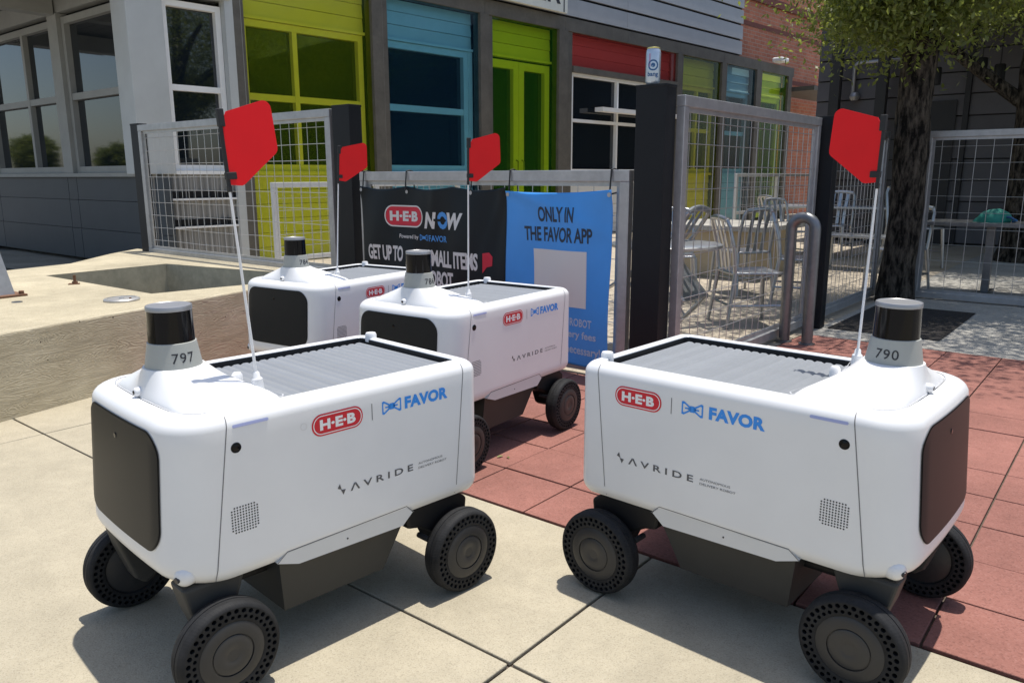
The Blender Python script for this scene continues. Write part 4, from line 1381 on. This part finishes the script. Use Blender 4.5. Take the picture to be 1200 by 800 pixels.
# ------------------------------------------------------------------ brick building behind
def brick_mat():
    m = bpy.data.materials.new('brickwork'); m.use_nodes = True
    nt = m.node_tree; b = nt.nodes['Principled BSDF']
    b.inputs['Roughness'].default_value = 0.85; b.inputs['Specular IOR Level'].default_value = 0.2
    tc = nt.nodes.new('ShaderNodeTexCoord')
    mp = nt.nodes.new('ShaderNodeMapping'); mp.inputs['Rotation'].default_value = (math.radians(90), 0, 0)
    nt.links.new(tc.outputs['Object'], mp.inputs[0])
    br = nt.nodes.new('ShaderNodeTexBrick')
    br.inputs['Scale'].default_value = 1.0
    br.inputs['Brick Width'].default_value = 0.24; br.inputs['Row Height'].default_value = 0.085
    br.inputs['Mortar Size'].default_value = 0.006; br.inputs['Bias'].default_value = -0.1
    br.inputs['Color1'].default_value = (0.50, 0.19, 0.115, 1); br.inputs['Color2'].default_value = (0.40, 0.14, 0.085, 1)
    br.inputs['Mortar'].default_value = (0.42, 0.33, 0.26, 1)
    nt.links.new(mp.outputs[0], br.inputs['Vector'])
    nz = nt.nodes.new('ShaderNodeTexNoise'); nz.inputs['Scale'].default_value = 1.2; nz.inputs['Detail'].default_value = 6
    nt.links.new(tc.outputs['Object'], nz.inputs['Vector'])
    mr = nt.nodes.new('ShaderNodeMapRange'); mr.inputs[1].default_value = 0.3; mr.inputs[2].default_value = 0.7; mr.inputs[3].default_value = 0.85; mr.inputs[4].default_value = 1.12
    nt.links.new(nz.outputs['Fac'], mr.inputs[0])
    mx = nt.nodes.new('ShaderNodeMix'); mx.data_type = 'RGBA'; mx.blend_type = 'MULTIPLY'; mx.inputs[0].default_value = 1
    nt.links.new(br.outputs['Color'], mx.inputs[6]); nt.links.new(mr.outputs[0], mx.inputs[7])
    nt.links.new(mx.outputs[2], b.inputs['Base Color'])
    bp = nt.nodes.new('ShaderNodeBump'); bp.inputs['Strength'].default_value = 0.6; bp.inputs['Distance'].default_value = 0.01; bp.invert = True
    nt.links.new(br.outputs['Fac'], bp.inputs['Height']); nt.links.new(bp.outputs[0], b.inputs['Normal'])
    return m


M_brick = brick_mat()
M_soldier = mat('brick_dark_band', (0.17, 0.055, 0.04), 0.85, noise=(9, 0.15, 4))
bb = thing('brick_building', 'orange red brick building standing behind the coloured cafe front', 'building', C0, FA)
MB().box(12.0, 18.45, 0.80, 5.0, 0.0, 7.5).build('wall', M_brick, bb)
for (z0, z1) in ((3.30, 3.40), (4.42, 4.52)):
    MB().box(11.99, 18.47, 0.785, 0.83, z0, z1).build('band_course', M_soldier, bb)
MB().box(11.99, 18.5, 0.72, 0.84, 4.98, 5.15).build('string_course', M_soldier, bb)

# ------------------------------------------------------------------ dark boarded building on the right
M_dplank = mat('dark_siding', (0.085, 0.080, 0.086), 0.6, noise=(4, 0.12, 4), objvar=0.08)
M_dtrim = mat('dark_trim', (0.016, 0.016, 0.018), 0.6)
db = thing('dark_building', 'dark grey boarded building in the shade behind the patio', 'building', UW(13.0, -4.35, 0), YAW_W)
MB().box(0, 13, 0.06, 5.0, 0, 4.3).build('wall', M_dtrim, db)
for k in range(14):
    for (a, b) in ((0.02, 2.08), (2.16, 5.5), (5.58, 12.9)):
        z0 = 0.03 + 0.30 * k
        MB().add([(a, -0.02, z0 + 0.012), (b, -0.02, z0 + 0.012), (b, 0.0, z0 + 0.295), (a, 0.0, z0 + 0.295), (a, 0.06, z0 + 0.012), (b, 0.06, z0 + 0.012), (b, 0.06, z0 + 0.295), (a, 0.06, z0 + 0.295)],
                 [(0, 1, 2, 3), (4, 7, 6, 5), (0, 4, 5, 1), (3, 2, 6, 7), (0, 3, 7, 4), (1, 5, 6, 2)]).build('siding_plank', M_dplank, db)
MB().box(2.085, 2.155, -0.05, 0.0, 0, 4.25).build('corner_trim', M_dtrim, db)
MB().box(5.505, 5.575, -0.05, 0.0, 0, 4.25).build('corner_trim', M_dtrim, db)
# porch roof and its black posts
MB().box(1.2, 13, -3.0, 0.4, 3.55, 3.75).build('porch_roof', M_dtrim, db)
for x in (0.40, 1.06, 5.0, 9.4):
    MB().box(x - 0.07, x + 0.07, -0.42, -0.28, 0, 3.55).build('porch_post', M_dtrim, db)
# dark door
MB().box(1.65, 2.00, -0.045, -0.022, 0.02, 2.05).build('door', M_dtrim, db)
MB().tube([(0.58, -0.10, 2.20), (0.58, -0.10, 2.62), (0.63, -0.10, 2.66), (1.55, -0.10, 2.66)], 0.028, 10).build('vent_pipe', M_silver, db, smooth=60)
MB().lathe([(0.05, 2.12), (0.075, 2.17), (0.06, 2.22), (0.03, 2.24)], 16, c=(0.61, -0.10, 0)).build('pipe_cowl', M_silver, db, smooth=40)

# ------------------------------------------------------------------ drink can on the corner post
M_can = mat('can_white', (0.50, 0.58, 0.66), 0.3, metal=0.6, noise=(30, 0.08, 3))
M_canlid = mat('can_lid_gold', (0.52, 0.50, 0.20), 0.35, metal=0.7)
M_canink = mat('can_blue_ink', (0.02, 0.10, 0.25), 0.4)
M_canpink = mat('can_violet_ink', (0.42, 0.30, 0.45), 0.4)
cl = UW(3.30, -1.845, 1.407)
can = thing('drink_can', 'white and blue energy drink can standing on the black corner post', 'drink can', cl, math.radians(-100))
CR, CH = 0.0335, 0.160
MB().lathe([(0.024, 0.0), (0.027, 0.002), (0.031, 0.008), (CR, 0.016), (CR, 0.138), (0.031, 0.149), (0.0285, 0.154)], 36).build('can_body', M_can, can, smooth=40)
MB().lathe([(0.0285, 0.1535), (0.0300, 0.1555), (0.0300, 0.1585), (0.0275, 0.1600), (0.0265, 0.157), (0.010, 0.1565)], 36).build('can_lid', M_canlid, can, smooth=40)
MB().box(-0.008, 0.011, -0.006, 0.006, 0.1568, 0.1585).build('pull_tab', M_canlid, can)
def cfn(x0, x1, z0, z1):
    return lambda s, t: ((CR + 0.0005) * math.cos((x0 + (x1 - x0) * s) / CR), (CR + 0.0005) * math.sin((x0 + (x1 - x0) * s) / CR), z0 + (z1 - z0) * t)
lettering('lettering', 'bang', cfn(-0.025, 0.025, 0.028, 0.054), M_canink, can, bold=0.03)
f = cfn(-0.024, 0.024, 0.058, 0.106)
rp = lambda r, n=28: [(0.5 + r * math.cos(2 * math.pi * k / n), 0.5 + r * math.sin(2 * math.pi * k / n)) for k in range(n)]
ring_poly(rp(0.5), rp(0.36), f).build('ring_emblem', M_canink, can, fix=False)
flat_poly(rp(0.2), f).build('ring_centre', M_canink, can, fix=False)
f2 = cfn(-0.021, -0.012, 0.075, 0.132)
flat_poly([(0, 0), (1, 0), (1, 1), (0, 1)], f2).build('ascender', M_canpink, can, fix=False)

# ------------------------------------------------------------------ patio furniture
M_alu = mat('brushed_aluminium', (0.42, 0.43, 0.44), 0.34, metal=0.85, noise=(12, 0.08, 4))
def make_chair(label):
    r = thing('metal_chair', label, 'chair', (0, 0, 0), 0, 'brushed aluminium chairs on the patio')
    W, S, H = 0.175, 0.375, 0.73
    vs, fs = [], []
    n = 8
    for j in range(n + 1):
        for i in range(n + 1):
            x, y = -W + 2 * W * i / n, -0.17 + 0.35 * j / n
            vs.append((x * (0.92 + 0.08 * (1 - j / n)), y, S - 0.012 * math.cos(x / W * 1.4) * math.cos((y) / 0.18 * 1.3)))
    for j in range(n):
        for i in range(n):
            a = j * (n + 1) + i
            fs.append((a, a + 1, a + n + 2, a + n + 1))
    o = MB().add(vs, fs).build('seat', M_alu, r, smooth=60, fix=False)
    sol = o.modifiers.new('thickness', 'SOLIDIFY'); sol.thickness = 0.018; sol.offset = -1
    for sx_ in (-1, 1):
        MB().tube([(sx_ * W * 0.97, -0.165, S - 0.015), (sx_ * (W + 0.015), -0.185, 0.0)], [0.016, 0.012], 8).build('leg', M_alu, r, smooth=60)
        MB().tube([(sx_ * W * 0.92, 0.165, S - 0.01), (sx_ * (W + 0.01), 0.215, 0.0)], [0.016, 0.012], 8).build('leg', M_alu, r, smooth=60)
        MB().tube([(sx_ * W * 0.92, 0.165, S - 0.02), (sx_ * W * 0.95, 0.185, S + 0.16), (sx_ * W * 0.92, 0.222, H - 0.05), (sx_ * W * 0.80, 0.232, H - 0.01)], 0.014, 8).build('back_post', M_alu, r, smooth=60)
        MB().tube([(sx_ * (W + 0.008), -0.176, 0.15), (sx_ * (W + 0.004), 0.19, 0.15)], 0.009, 6).build('stretcher', M_alu, r)
    MB().tube([(-W * 0.80, 0.232, H - 0.01), (-W * 0.4, 0.246, H), (0, 0.25, H + 0.004), (W * 0.4, 0.246, H), (W * 0.80, 0.232, H - 0.01)], 0.019, 8).build('top_rail', M_alu, r, smooth=60)
    for k in (-1, 0, 1):
        MB().prism([(-0.019, 0), (0.019, 0), (0.019, 0.006), (-0.019, 0.006)], 0, 1, 'xy')
        mb = MB()
        x0, x1 = k * 0.070, k * 0.078
        P = [(x0, 0.166, S), (x0 * 1.03, 0.190, S + 0.16), (x1, 0.244, H - 0.005)]
        for a, b in zip(P[:-1], P[1:]):
            mb.add([(a[0] - 0.017, a[1], a[2]), (a[0] + 0.017, a[1], a[2]), (b[0] + 0.017, b[1], b[2]), (b[0] - 0.017, b[1], b[2]), (a[0] - 0.017, a[1] + 0.006, a[2]), (a[0] + 0.017, a[1] + 0.006, a[2]), (b[0] + 0.017, b[1] + 0.006, b[2]), (b[0] - 0.017, b[1] + 0.006, b[2])],
                   [(0, 1, 2, 3), (7, 6, 5, 4), (0, 4, 5, 1), (1, 5, 6, 2), (2, 6, 7, 3), (3, 7, 4, 0)])
        mb.build('back_slat', M_alu, r)
    MB().tube([(-W, 0.19, 0.15), (W, 0.19, 0.15)], 0.009, 6).build('stretcher', M_alu, r)
    return r


CH_ = [
    (4.45, -2.52, 51, 1.0, 'aluminium chair tipped forward beside the round table behind the corner post'),
    (5.90, -3.05, -10, 1.0, 'aluminium chair beyond the round table, seen over the table top'),
    (5.20, -2.10, 95, 1.0, 'aluminium chair just left of the bent steel pipe'),
    (6.28, -2.12, 70, 1.0, 'aluminium chair close behind the second mesh panel, nearest the bent steel pipe'),
    (6.60, -2.75, 200, 1.0, 'aluminium chair standing between the stone block table and the second mesh panel'),
    (7.62, -1.72, -60, 1.0, 'aluminium chair just right of the tree trunk behind the right mesh panel'),
    (9.70, -2.05, 10, 1.2, 'tall aluminium chair against the dark wall, right of the tree trunk'),
    (9.30, -3.35, 20, 1.0, 'far aluminium chair beyond the stone block table'),
    (10.2, -3.10, -40, 1.1, 'far aluminium chair by the long pale table, left of the tree trunk'),
    (10.9, -4.05, 110, 1.0, 'farthest aluminium chair, near the brick building'),
    (8.15, 0.05, 150, 1.0, 'aluminium chair at the right edge with a brown bag on it'),
]
pc = make_chair(CH_[0][4])
for i, (u, w, a, sc_, lab) in enumerate(CH_):
    c = pc if i == 0 else copy_tree(pc)
    c['label'] = lab
    c.scale = (sc_, sc_, sc_)
    c.location = UW(u, w, -0.004); c.rotation_euler = (0, 0, math.radians(a))
# the first chair leans forward on the table
pc.rotation_euler = (math.radians(48), 0, math.radians(51))
pc.location = UW(4.45, -2.52, 0.135)

tb = thing('round_table', 'round aluminium patio table behind the corner post', 'table', UW(4.10, -2.17, -0.004), 0)
MB().lathe([(0.02, 0.600), (0.315, 0.604), (0.322, 0.610), (0.322, 0.620), (0.314, 0.625), (0.02, 0.624)], 44).build('table_top', M_alu, tb, smooth=40)
MB().tube([(0, 0, 0.02), (0, 0, 0.60)], 0.030, 14).build('column', M_alu, tb, smooth=60)
for k in range(4):
    a = math.pi / 2 * k + 0.4
    MB().tube([(0, 0, 0.05), (0.24 * math.cos(a), 0.24 * math.sin(a), 0.012)], [0.022, 0.014], 8).build('foot', M_alu, tb)
M_block = mat('block_concrete', (0.40, 0.33, 0.22), 0.85, noise=((3, 0.15, 5), (25, 0.08, 3)), bump=(30, 0.3, 0.004))
blk = thing('stone_block', 'tan concrete block table with a thin grey slab on top', 'block table', UW(7.43, -3.95, -0.006), YAW_W)
MB().box(0, 0.98, 0, 0.95, 0, 0.475, 0.008).build('block', M_block, blk)
MB().box(-0.10, 1.10, -0.09, 1.05, 0.476, 0.525, 0.004).build('slab_top', M_gconc, blk)

def plain_table(label, loc, rz, lx, ly, h):
    t = thing('patio_table', label, 'table', loc, rz)
    MB().box(-lx / 2, lx / 2, -ly / 2, ly / 2, h - 0.028, h, 0.004).build('table_top', M_alu, t)
    for sx_ in (-1, 1):
        for sy_ in (-1, 1):
            MB().tube([(sx_ * (lx / 2 - 0.05), sy_ * (ly / 2 - 0.05), 0), (sx_ * (lx / 2 - 0.05), sy_ * (ly / 2 - 0.05), h - 0.028)], 0.016, 8).build('leg', M_alu, t)
    return t
plain_table('low pale metal bench table just left of the tree trunk', UW(9.05, -2.45, -0.006), YAW_W, 0.75, 0.40, 0.38)
plain_table('long pale patio table far behind the second mesh panel', UW(10.6, -3.25, -0.006), YAW_W, 1.5, 0.6, 0.63)
t2 = thing('long_table', 'long grey table behind the right mesh panel with a teal bag on it', 'table', UW(7.85, -1.55, -0.004), YAW_W)
MB().box(0.0, 2.0, -0.28, 0.28, 0.585, 0.615, 0.004).build('table_top', M_steel, t2)
for x in (0.50, 1.6):
    MB().box(x - 0.03, x + 0.03, -0.03, 0.03, 0.0, 0.585, 0.004).build('leg', M_steel, t2)
    MB().box(x - 0.04, x + 0.04, -0.24, 0.24, 0.0, 0.02, 0.003).build('foot', M_steel, t2)
M_teal = mat('teal_cloth', (0.02, 0.22, 0.17), 0.7, noise=(12, 0.2, 4))
bag = thing('teal_bag', 'slouched teal cloth bag lying on the long grey table', 'bag', UW(7.80, -1.06, 0.611), YAW_W)
mb = MB(); n = 20; m_ = 9
vs = []
for j in range(m_ + 1):
    t = j / m_
    for k in range(n):
        a = 2 * math.pi * k / n
        rr_ = (1 - t ** 2.2) * (1 + 0.12 * math.sin(3 * a + 4 * t) + 0.06 * math.sin(7 * a))
        vs.append((0.13 * rr_ * math.cos(a) + 0.05 * t, 0.085 * rr_ * math.sin(a), 0.105 * (1 - (1 - t) ** 1.7) * (1 + 0.1 * math.sin(2 * a))))
fs = [(j * n + k, j * n + (k + 1) % n, (j + 1) * n + (k + 1) % n, (j + 1) * n + k) for j in range(m_) for k in range(n)]
fs.append(tuple(range(n - 1, -1, -1)))
mb.add(vs, fs).build('bag_cloth', M_teal, bag, smooth=70)
MB().tube([(0.10, -0.02, 0.05), (0.15, -0.05, 0.045), (0.19, -0.03, 0.02), (0.16, 0.0, 0.01)], 0.010, 8).build('strap', M_canink, bag, smooth=60)
M_jar = mat('jar_green', (0.30, 0.42, 0.26), 0.3)
jar = thing('jar', 'pale green jar standing on the long grey table beside the teal bag', 'jar', UW(7.82, -0.76, 0.611), 0)
MB().lathe([(0.040, 0), (0.044, 0.006), (0.044, 0.075), (0.036, 0.088), (0.034, 0.096)], 20).build('jar_body', M_jar, jar, smooth=40)
MB().lathe([(0.037, 0.096), (0.037, 0.114), (0.034, 0.117)], 20).build('jar_lid', M_silver, jar, smooth=40)
M_leather = mat('brown_leather', (0.13, 0.035, 0.022), 0.5, noise=(14, 0.2, 4))
bb2 = thing('brown_bag', 'brown rounded leather bag hung on the chair at the right edge', 'bag', UW(8.12, -0.10, 0.365), 0.3)
mb = MB(); vs = []
for j in range(10):
    t = j / 9
    for k in range(18):
        a = 2 * math.pi * k / 18
        rr_ = math.sin(math.pi * (0.08 + 0.84 * t)) ** 0.6
        vs.append((0.12 * rr_ * math.cos(a), 0.075 * rr_ * math.sin(a), 0.012 + 0.17 * t))
fs = [(j * 18 + k, j * 18 + (k + 1) % 18, (j + 1) * 18 + (k + 1) % 18, (j + 1) * 18 + k) for j in range(9) for k in range(18)]
fs += [tuple(range(17, -1, -1)), tuple(range(9 * 18, 10 * 18))]
mb.add(vs, fs).build('bag_body', M_leather, bb2, smooth=60)
MB().tube([(-0.07, 0, 0.17), (-0.06, 0, 0.27), (0, 0, 0.30), (0.06, 0, 0.27), (0.07, 0, 0.17)], 0.008, 8).build('handle', M_leather, bb2, smooth=60)

# patio rails further back
M_rail = mat('rail_pale', (0.62, 0.63, 0.63), 0.45, metal=0.2, noise=(10, 0.06, 3))
def back_rail(label, loc, rz, length, z0, z1):
    r = thing('guard_rail', label, 'railing', loc, rz, 'galvanised guard rails near the cafe front')
    MB().box(0, length, -0.025, 0.025, z1 - 0.05, z1, 0.003).build('top_rail', M_rail, r)
    MB().box(0.04, length - 0.04, -0.02, 0.02, z0, z0 + 0.045, 0.003).build('bottom_rail', M_rail, r)
    k = max(2, int(round(length / 1.5)) + 1)
    for i in range(k):
        x = (length - 0.05) * i / (k - 1)
        MB().box(x, x + 0.05, -0.023, 0.023, 0, z1 - 0.05, 0.003).build('rail_post', M_rail, r)
    mb = MB()
    x = 0.12
    while x < length - 0.08:
        mb.tube([(x, 0.003, z0 + 0.04), (x, 0.003, z1 - 0.05)], 0.0026, 4, False); x += 0.105
    z = z0 + 0.14
    while z < z1 - 0.06:
        mb.tube([(0.05, -0.003, z), (length - 0.05, -0.003, z)], 0.0026, 4, False); z += 0.115
    tag(mb.build('wire_mesh', M_wire, r, fix=False), kind='stuff')
    return r
back_rail('pale guard rail in front of the far blue and green screens', UW(11.6, -5.0, 0), YAW_U, 3.4, 0.42, 1.04)
back_rail('pale guard rail in front of the near yellow screen', UW(4.42, -6.5, 0), YAW_U, 2.6, 0.20, 0.95)

# pendant lamps under the porch roof
for i, (w, z, lab) in enumerate(((-2.36, 2.13, 'black pendant lamp nearest the tree trunk under the porch roof'), (-1.86, 2.20, 'black pendant lamp hanging higher between two others'), (-1.66, 2.11, 'black pendant lamp furthest right, by the second tree'))):
    p = thing('pendant_lamp', lab, 'lamp', UW(11.5, w, z), 0, 'black pendant lamps under the porch roof')
    MB().lathe([(0.06, 0), (0.062, 0.005), (0.062, 0.20), (0.05, 0.215), (0.012, 0.22)], 18, cap0=False).build('lamp_shade', M_dtrim, p, smooth=40)
    MB().lathe([(0.045, 0.012), (0.044, 0.02)], 16).build('diffuser', M_sign, p)
    MB().tube([(0, 0, 0.21), (0, 0, 3.55 - z)], 0.006, 6).build('cord', M_dtrim, p)
# planting bed at the tree's foot, shadow painted into its near-black mulch
bed = uw_sheet('planting_bed_shade', 5.35, 6.62, -1.60, -0.92, 0.001, M_soil_shade); tag(bed, kind='structure')

# a few fallen leaves on the paving
M_litter = mat('fallen_leaf', (0.13, 0.17, 0.035), 0.6)
for i, (x, y, a, s, lab) in enumerate(((-0.045, 2.70, 0.6, 1.0, 'small green fallen leaf on the red pavers between the robots'), (-0.015, 2.69, 2.1, 0.7, 'tiny green fallen leaf touching the larger one on the red pavers'), (1.50, 2.05, 1.2, 0.9, 'fallen leaf on the red pavers at the right edge'), (1.95, 3.60, 4.0, 0.8, 'fallen leaf on the red pavers near the tree shade'))):
    l = MB().add([(-0.014 * s, 0, 0.001), (-0.004 * s, 0.0055 * s, 0.004), (0.008 * s, 0.0045 * s, 0.0035), (0.016 * s, 0, 0.0012), (0.008 * s, -0.0045 * s, 0.003), (-0.004 * s, -0.0055 * s, 0.0035), (0, 0, 0.0015)], [(0, 6, 1), (1, 6, 2), (2, 6, 3), (3, 6, 4), (4, 6, 5), (5, 6, 0)]).build('fallen_leaf', M_litter, fix=False)
    l.location = (x, y, 0.0012); l.rotation_euler = (0, 0, a)
    tag(l, lab, 'leaf', 'fallen leaves on the red pavers')

# ------------------------------------------------------------------ trees
def bark_mat():
    m = bpy.data.materials.new('bark'); m.use_nodes = True
    nt = m.node_tree; b = nt.nodes['Principled BSDF']
    b.inputs['Roughness'].default_value = 0.9; b.inputs['Specular IOR Level'].default_value = 0.15
    tc = nt.nodes.new('ShaderNodeTexCoord')
    mp = nt.nodes.new('ShaderNodeMapping'); mp.inputs['Scale'].default_value = (17, 17, 5.0)
    nt.links.new(tc.outputs['Object'], mp.inputs[0])
    vo = nt.nodes.new('ShaderNodeTexNoise'); vo.inputs['Scale'].default_value = 1.6; vo.inputs['Detail'].default_value = 7; vo.inputs['Roughness'].default_value = 0.65
    nt.links.new(mp.outputs[0], vo.inputs['Vector'])
    cr = nt.nodes.new('ShaderNodeValToRGB')
    cr.color_ramp.elements[0].position = 0.42; cr.color_ramp.elements[0].color = (0.007, 0.006, 0.005, 1)
    cr.color_ramp.elements[1].position = 0.64; cr.color_ramp.elements[1].color = (0.105, 0.088, 0.070, 1)
    nt.links.new(vo.outputs['Fac'], cr.inputs[0]); nt.links.new(cr.outputs[0], b.inputs['Base Color'])
    bp = nt.nodes.new('ShaderNodeBump'); bp.inputs['Strength'].default_value = 1.0; bp.inputs['Distance'].default_value = 0.03
    nt.links.new(vo.outputs['Fac'], bp.inputs['Height']); nt.links.new(bp.outputs[0], b.inputs['Normal'])
    return m


def leaf_mat():
    m = bpy.data.materials.new('leaves'); m.use_nodes = True
    nt = m.node_tree
    b = nt.nodes['Principled BSDF']
    b.inputs['Roughness'].default_value = 0.42
    geo = nt.nodes.new('ShaderNodeNewGeometry')
    cr = nt.nodes.new('ShaderNodeValToRGB')
    cr.color_ramp.elements[0].color = (0.035, 0.055, 0.014, 1); cr.color_ramp.elements[1].color = (0.150, 0.170, 0.045, 1)
    nt.links.new(geo.outputs['Random Per Island'], cr.inputs[0])
    nt.links.new(cr.outputs[0], b.inputs['Base Color'])
    tl = nt.nodes.new('ShaderNodeBsdfTranslucent'); tl.inputs[0].default_value = (0.34, 0.40, 0.07, 1)
    mx = nt.nodes.new('ShaderNodeMixShader'); mx.inputs[0].default_value = 0.42
    nt.links.new(b.outputs[0], mx.inputs[1]); nt.links.new(tl.outputs[0], mx.inputs[2])
    nt.links.new(mx.outputs[0], nt.nodes['Material Output'].inputs[0])
    return m


M_bark, M_leaf = bark_mat(), leaf_mat()


def trunk_tube(pts, rad, n=28, rough=0.06, seg=14):
    """smooth path, knobbly cross-section"""
    P = [Vector(p) for p in pts]
    fine, fr = [], []
    for i in range(len(P) - 1):
        for k in range(seg):
            t = k / seg
            a, b = P[max(0, i - 1)], P[i]
            c, d = P[i + 1], P[min(len(P) - 1, i + 2)]
            q = 0.5 * ((2 * b) + (c - a) * t + (2 * a - 5 * b + 4 * c - d) * t * t + (3 * b - a - 3 * c + d) * t ** 3)
            fine.append(q); fr.append(rad[i] + (rad[i + 1] - rad[i]) * t)
    fine.append(P[-1]); fr.append(rad[-1])
    mb = MB(); mb.tube(fine, fr, n, True)
    out = []
    for j, v in enumerate(mb.v):
        i = j // n
        c = fine[i]; d = Vector(v) - c
        s = 1 + rough * (mnoise.noise(Vector((v[0] * 9, v[1] * 9, v[2] * 2.2))) + 0.6 * mnoise.noise(Vector((v[0] * 26, v[1] * 26, v[2] * 7))))
        out.append(tuple(c + d * s))
    mb.v = out
    return mb


def crown_mesh(seed, clumps, per, leaf, boxes):
    """boxes: list of (centre, radii, weight): clumps are scattered through these ellipsoids"""
    r = np.random.default_rng(seed)
    wts = np.array([b[2] for b in boxes], float); wts /= wts.sum()
    V = []
    for c in range(clumps):
        b = boxes[r.choice(len(boxes), p=wts)]
        d = r.normal(size=3); d /= np.linalg.norm(d)
        q = np.array(b[0]) + d * np.array(b[1]) * (0.35 + 0.65 * r.random() ** 0.5)
        n = int(per * (0.5 + r.random()))
        sz = 0.16 + 0.22 * r.random()
        pts = q + r.normal(size=(n, 3)) * np.array([sz, sz, sz * 0.55])
        tdir = r.normal(size=(n, 3)); tdir[:, 2] -= 0.35; tdir /= np.linalg.norm(tdir, axis=1)[:, None]
        up = r.normal(size=(n, 3)) * 0.7; up[:, 2] += 1.0
        sd = np.cross(tdir, up); sd /= (np.linalg.norm(sd, axis=1)[:, None] + 1e-9)
        L = leaf * (0.7 + 0.7 * r.random((n, 1))); Wd = L * 0.24
        a = pts; t = pts + tdir * L * 1.0; m = pts + tdir * L * 0.45
        V.append(np.stack([a, m + sd * Wd, t, m - sd * Wd], 1))
    V = np.concatenate(V).reshape(-1, 3)
    N = len(V) // 4
    F = np.arange(N * 4).reshape(-1, 4)
    me = bpy.data.meshes.new('crown')
    me.vertices.add(len(V)); me.vertices.foreach_set('co', V.ravel())
    me.loops.add(N * 4); me.loops.foreach_set('vertex_index', F.ravel())
    me.polygons.add(N); me.polygons.foreach_set('loop_start', np.arange(N) * 4); me.polygons.foreach_set('loop_total', np.full(N, 4))
    me.update(calc_edges=True)
    me.materials.append(M_leaf)
    return me


def put(name, me, parent):
    o = bpy.data.objects.new(name, me); COL.objects.link(o); o.parent = parent
    return o


t1 = thing('oak_tree', 'tree with a thick dark rough trunk between two mesh fence panels', 'tree', UW(6.90, -1.545, -0.004), 0)
trunk_tube([(0, 0, -0.02), (0.0, 0.0, 0.35), (0.015, 0, 1.0), (0.0, 0.01, 1.6), (0.03, 0.02, 2.3), (0.10, 0.05, 3.2), (0.15, 0.1, 4.4)], [0.158, 0.128, 0.128, 0.126, 0.122, 0.10, 0.05], rough=0.12).build('trunk', M_bark, t1, smooth=60)
for (pts, rad) in (
        ([(0.02, 0.02, 2.15), (-0.45, -0.20, 2.75), (-1.1, -0.5, 3.0), (-1.8, -0.9, 2.95)], [0.10, 0.075, 0.05, 0.02]),
        ([(0.05, 0.02, 2.3), (0.55, -0.4, 2.85), (1.2, -0.9, 3.1), (1.8, -1.2, 3.1)], [0.10, 0.07, 0.045, 0.02]),
        ([(0.05, 0.02, 2.4), (0.4, 0.6, 3.0), (0.8, 1.3, 3.3)], [0.09, 0.06, 0.03]),
        ([(-0.05, 0.0, 2.5), (-0.7, 0.5, 3.2), (-1.4, 1.0, 3.5)], [0.09, 0.06, 0.03])):
    trunk_tube(pts, rad, 14, 0.06, 8).build('limb', M_bark, t1, smooth=60)
put('crown', crown_mesh(3, 320, 200, 0.046, [((0.15, -0.1, 3.6), (2.2, 1.9, 0.7), 5), ((-0.10, -0.1, 2.50), (0.50, 0.5, 0.22), 2.4), ((-0.25, -0.05, 2.20), (0.26, 0.3, 0.14), 1.3), ((0.85, -0.1, 2.66), (0.8, 0.5, 0.16), 1.8), ((-1.75, -0.3, 2.62), (0.2, 0.2, 0.05), 0.05)]), t1)

t2_ = thing('oak_tree', 'second tree, dark leaning trunk at the right edge behind the mesh panel', 'tree', (6.05, 9.35, -0.004), 0.8)
trunk_tube([(0, 0, -0.02), (0.0, 0.0, 0.4), (-0.02, 0, 1.2), (0.0, 0.01, 2.2), (0.03, 0.02, 3.2), (0.10, 0.05, 4.4)], [0.26, 0.20, 0.19, 0.20, 0.17, 0.06], rough=0.09).build('trunk', M_bark, t2_, smooth=60)
for (pts, rad) in (
        ([(0.0, 0.05, 1.75), (-0.30, 0.75, 2.35), (-0.5, 1.3, 2.85), (-0.6, 1.9, 3.1)], [0.085, 0.06, 0.045, 0.02]),
        ([(0.05, 0.02, 2.5), (0.9, 0.3, 3.2), (1.7, 0.5, 3.5)], [0.1, 0.06, 0.03])):
    trunk_tube(pts, rad, 14, 0.06, 8).build('limb', M_bark, t2_, smooth=60)
put('crown', crown_mesh(5, 190, 260, 0.042, [((0, 0, 3.7), (2.6, 2.6, 0.9), 4), ((-0.3, 0.3, 3.0), (1.9, 1.9, 0.45), 2)]), t2_)

# trees over the road, mirrored in the grey windows
far_me = crown_mesh(9, 150, 130, 0.20, [((0, 0, 3.6), (2.0, 2.0, 1.7), 1)])
tk = trunk_tube([(0, 0, -0.05), (0, 0, 1.0), (0.05, 0.05, 2.6), (0.1, 0.1, 4.0)], [0.22, 0.16, 0.12, 0.04], 16, 0.06, 6)
tm = None
for k, (x, y, s) in enumerate(((-44, 19, 0.55), (-52, 26.0, 0.7), (-47, 10.0, 0.6), (-55, 36, 0.7), (-45, 1, 0.6), (-40, -10, 0.7), (-56, 17, 0.75))):
    r = thing('street_tree', 'round street tree far across the open ground, mirrored in the grey windows', 'tree', (x, y, -0.03), k * 1.3, 'street trees mirrored in the windows')
    r.scale = (s, s, s)
    if tm is None:
        o = tk.build('trunk', M_bark, r, smooth=60); tm = o.data
    else: put('trunk', tm, r)
    put('crown', far_me, r)
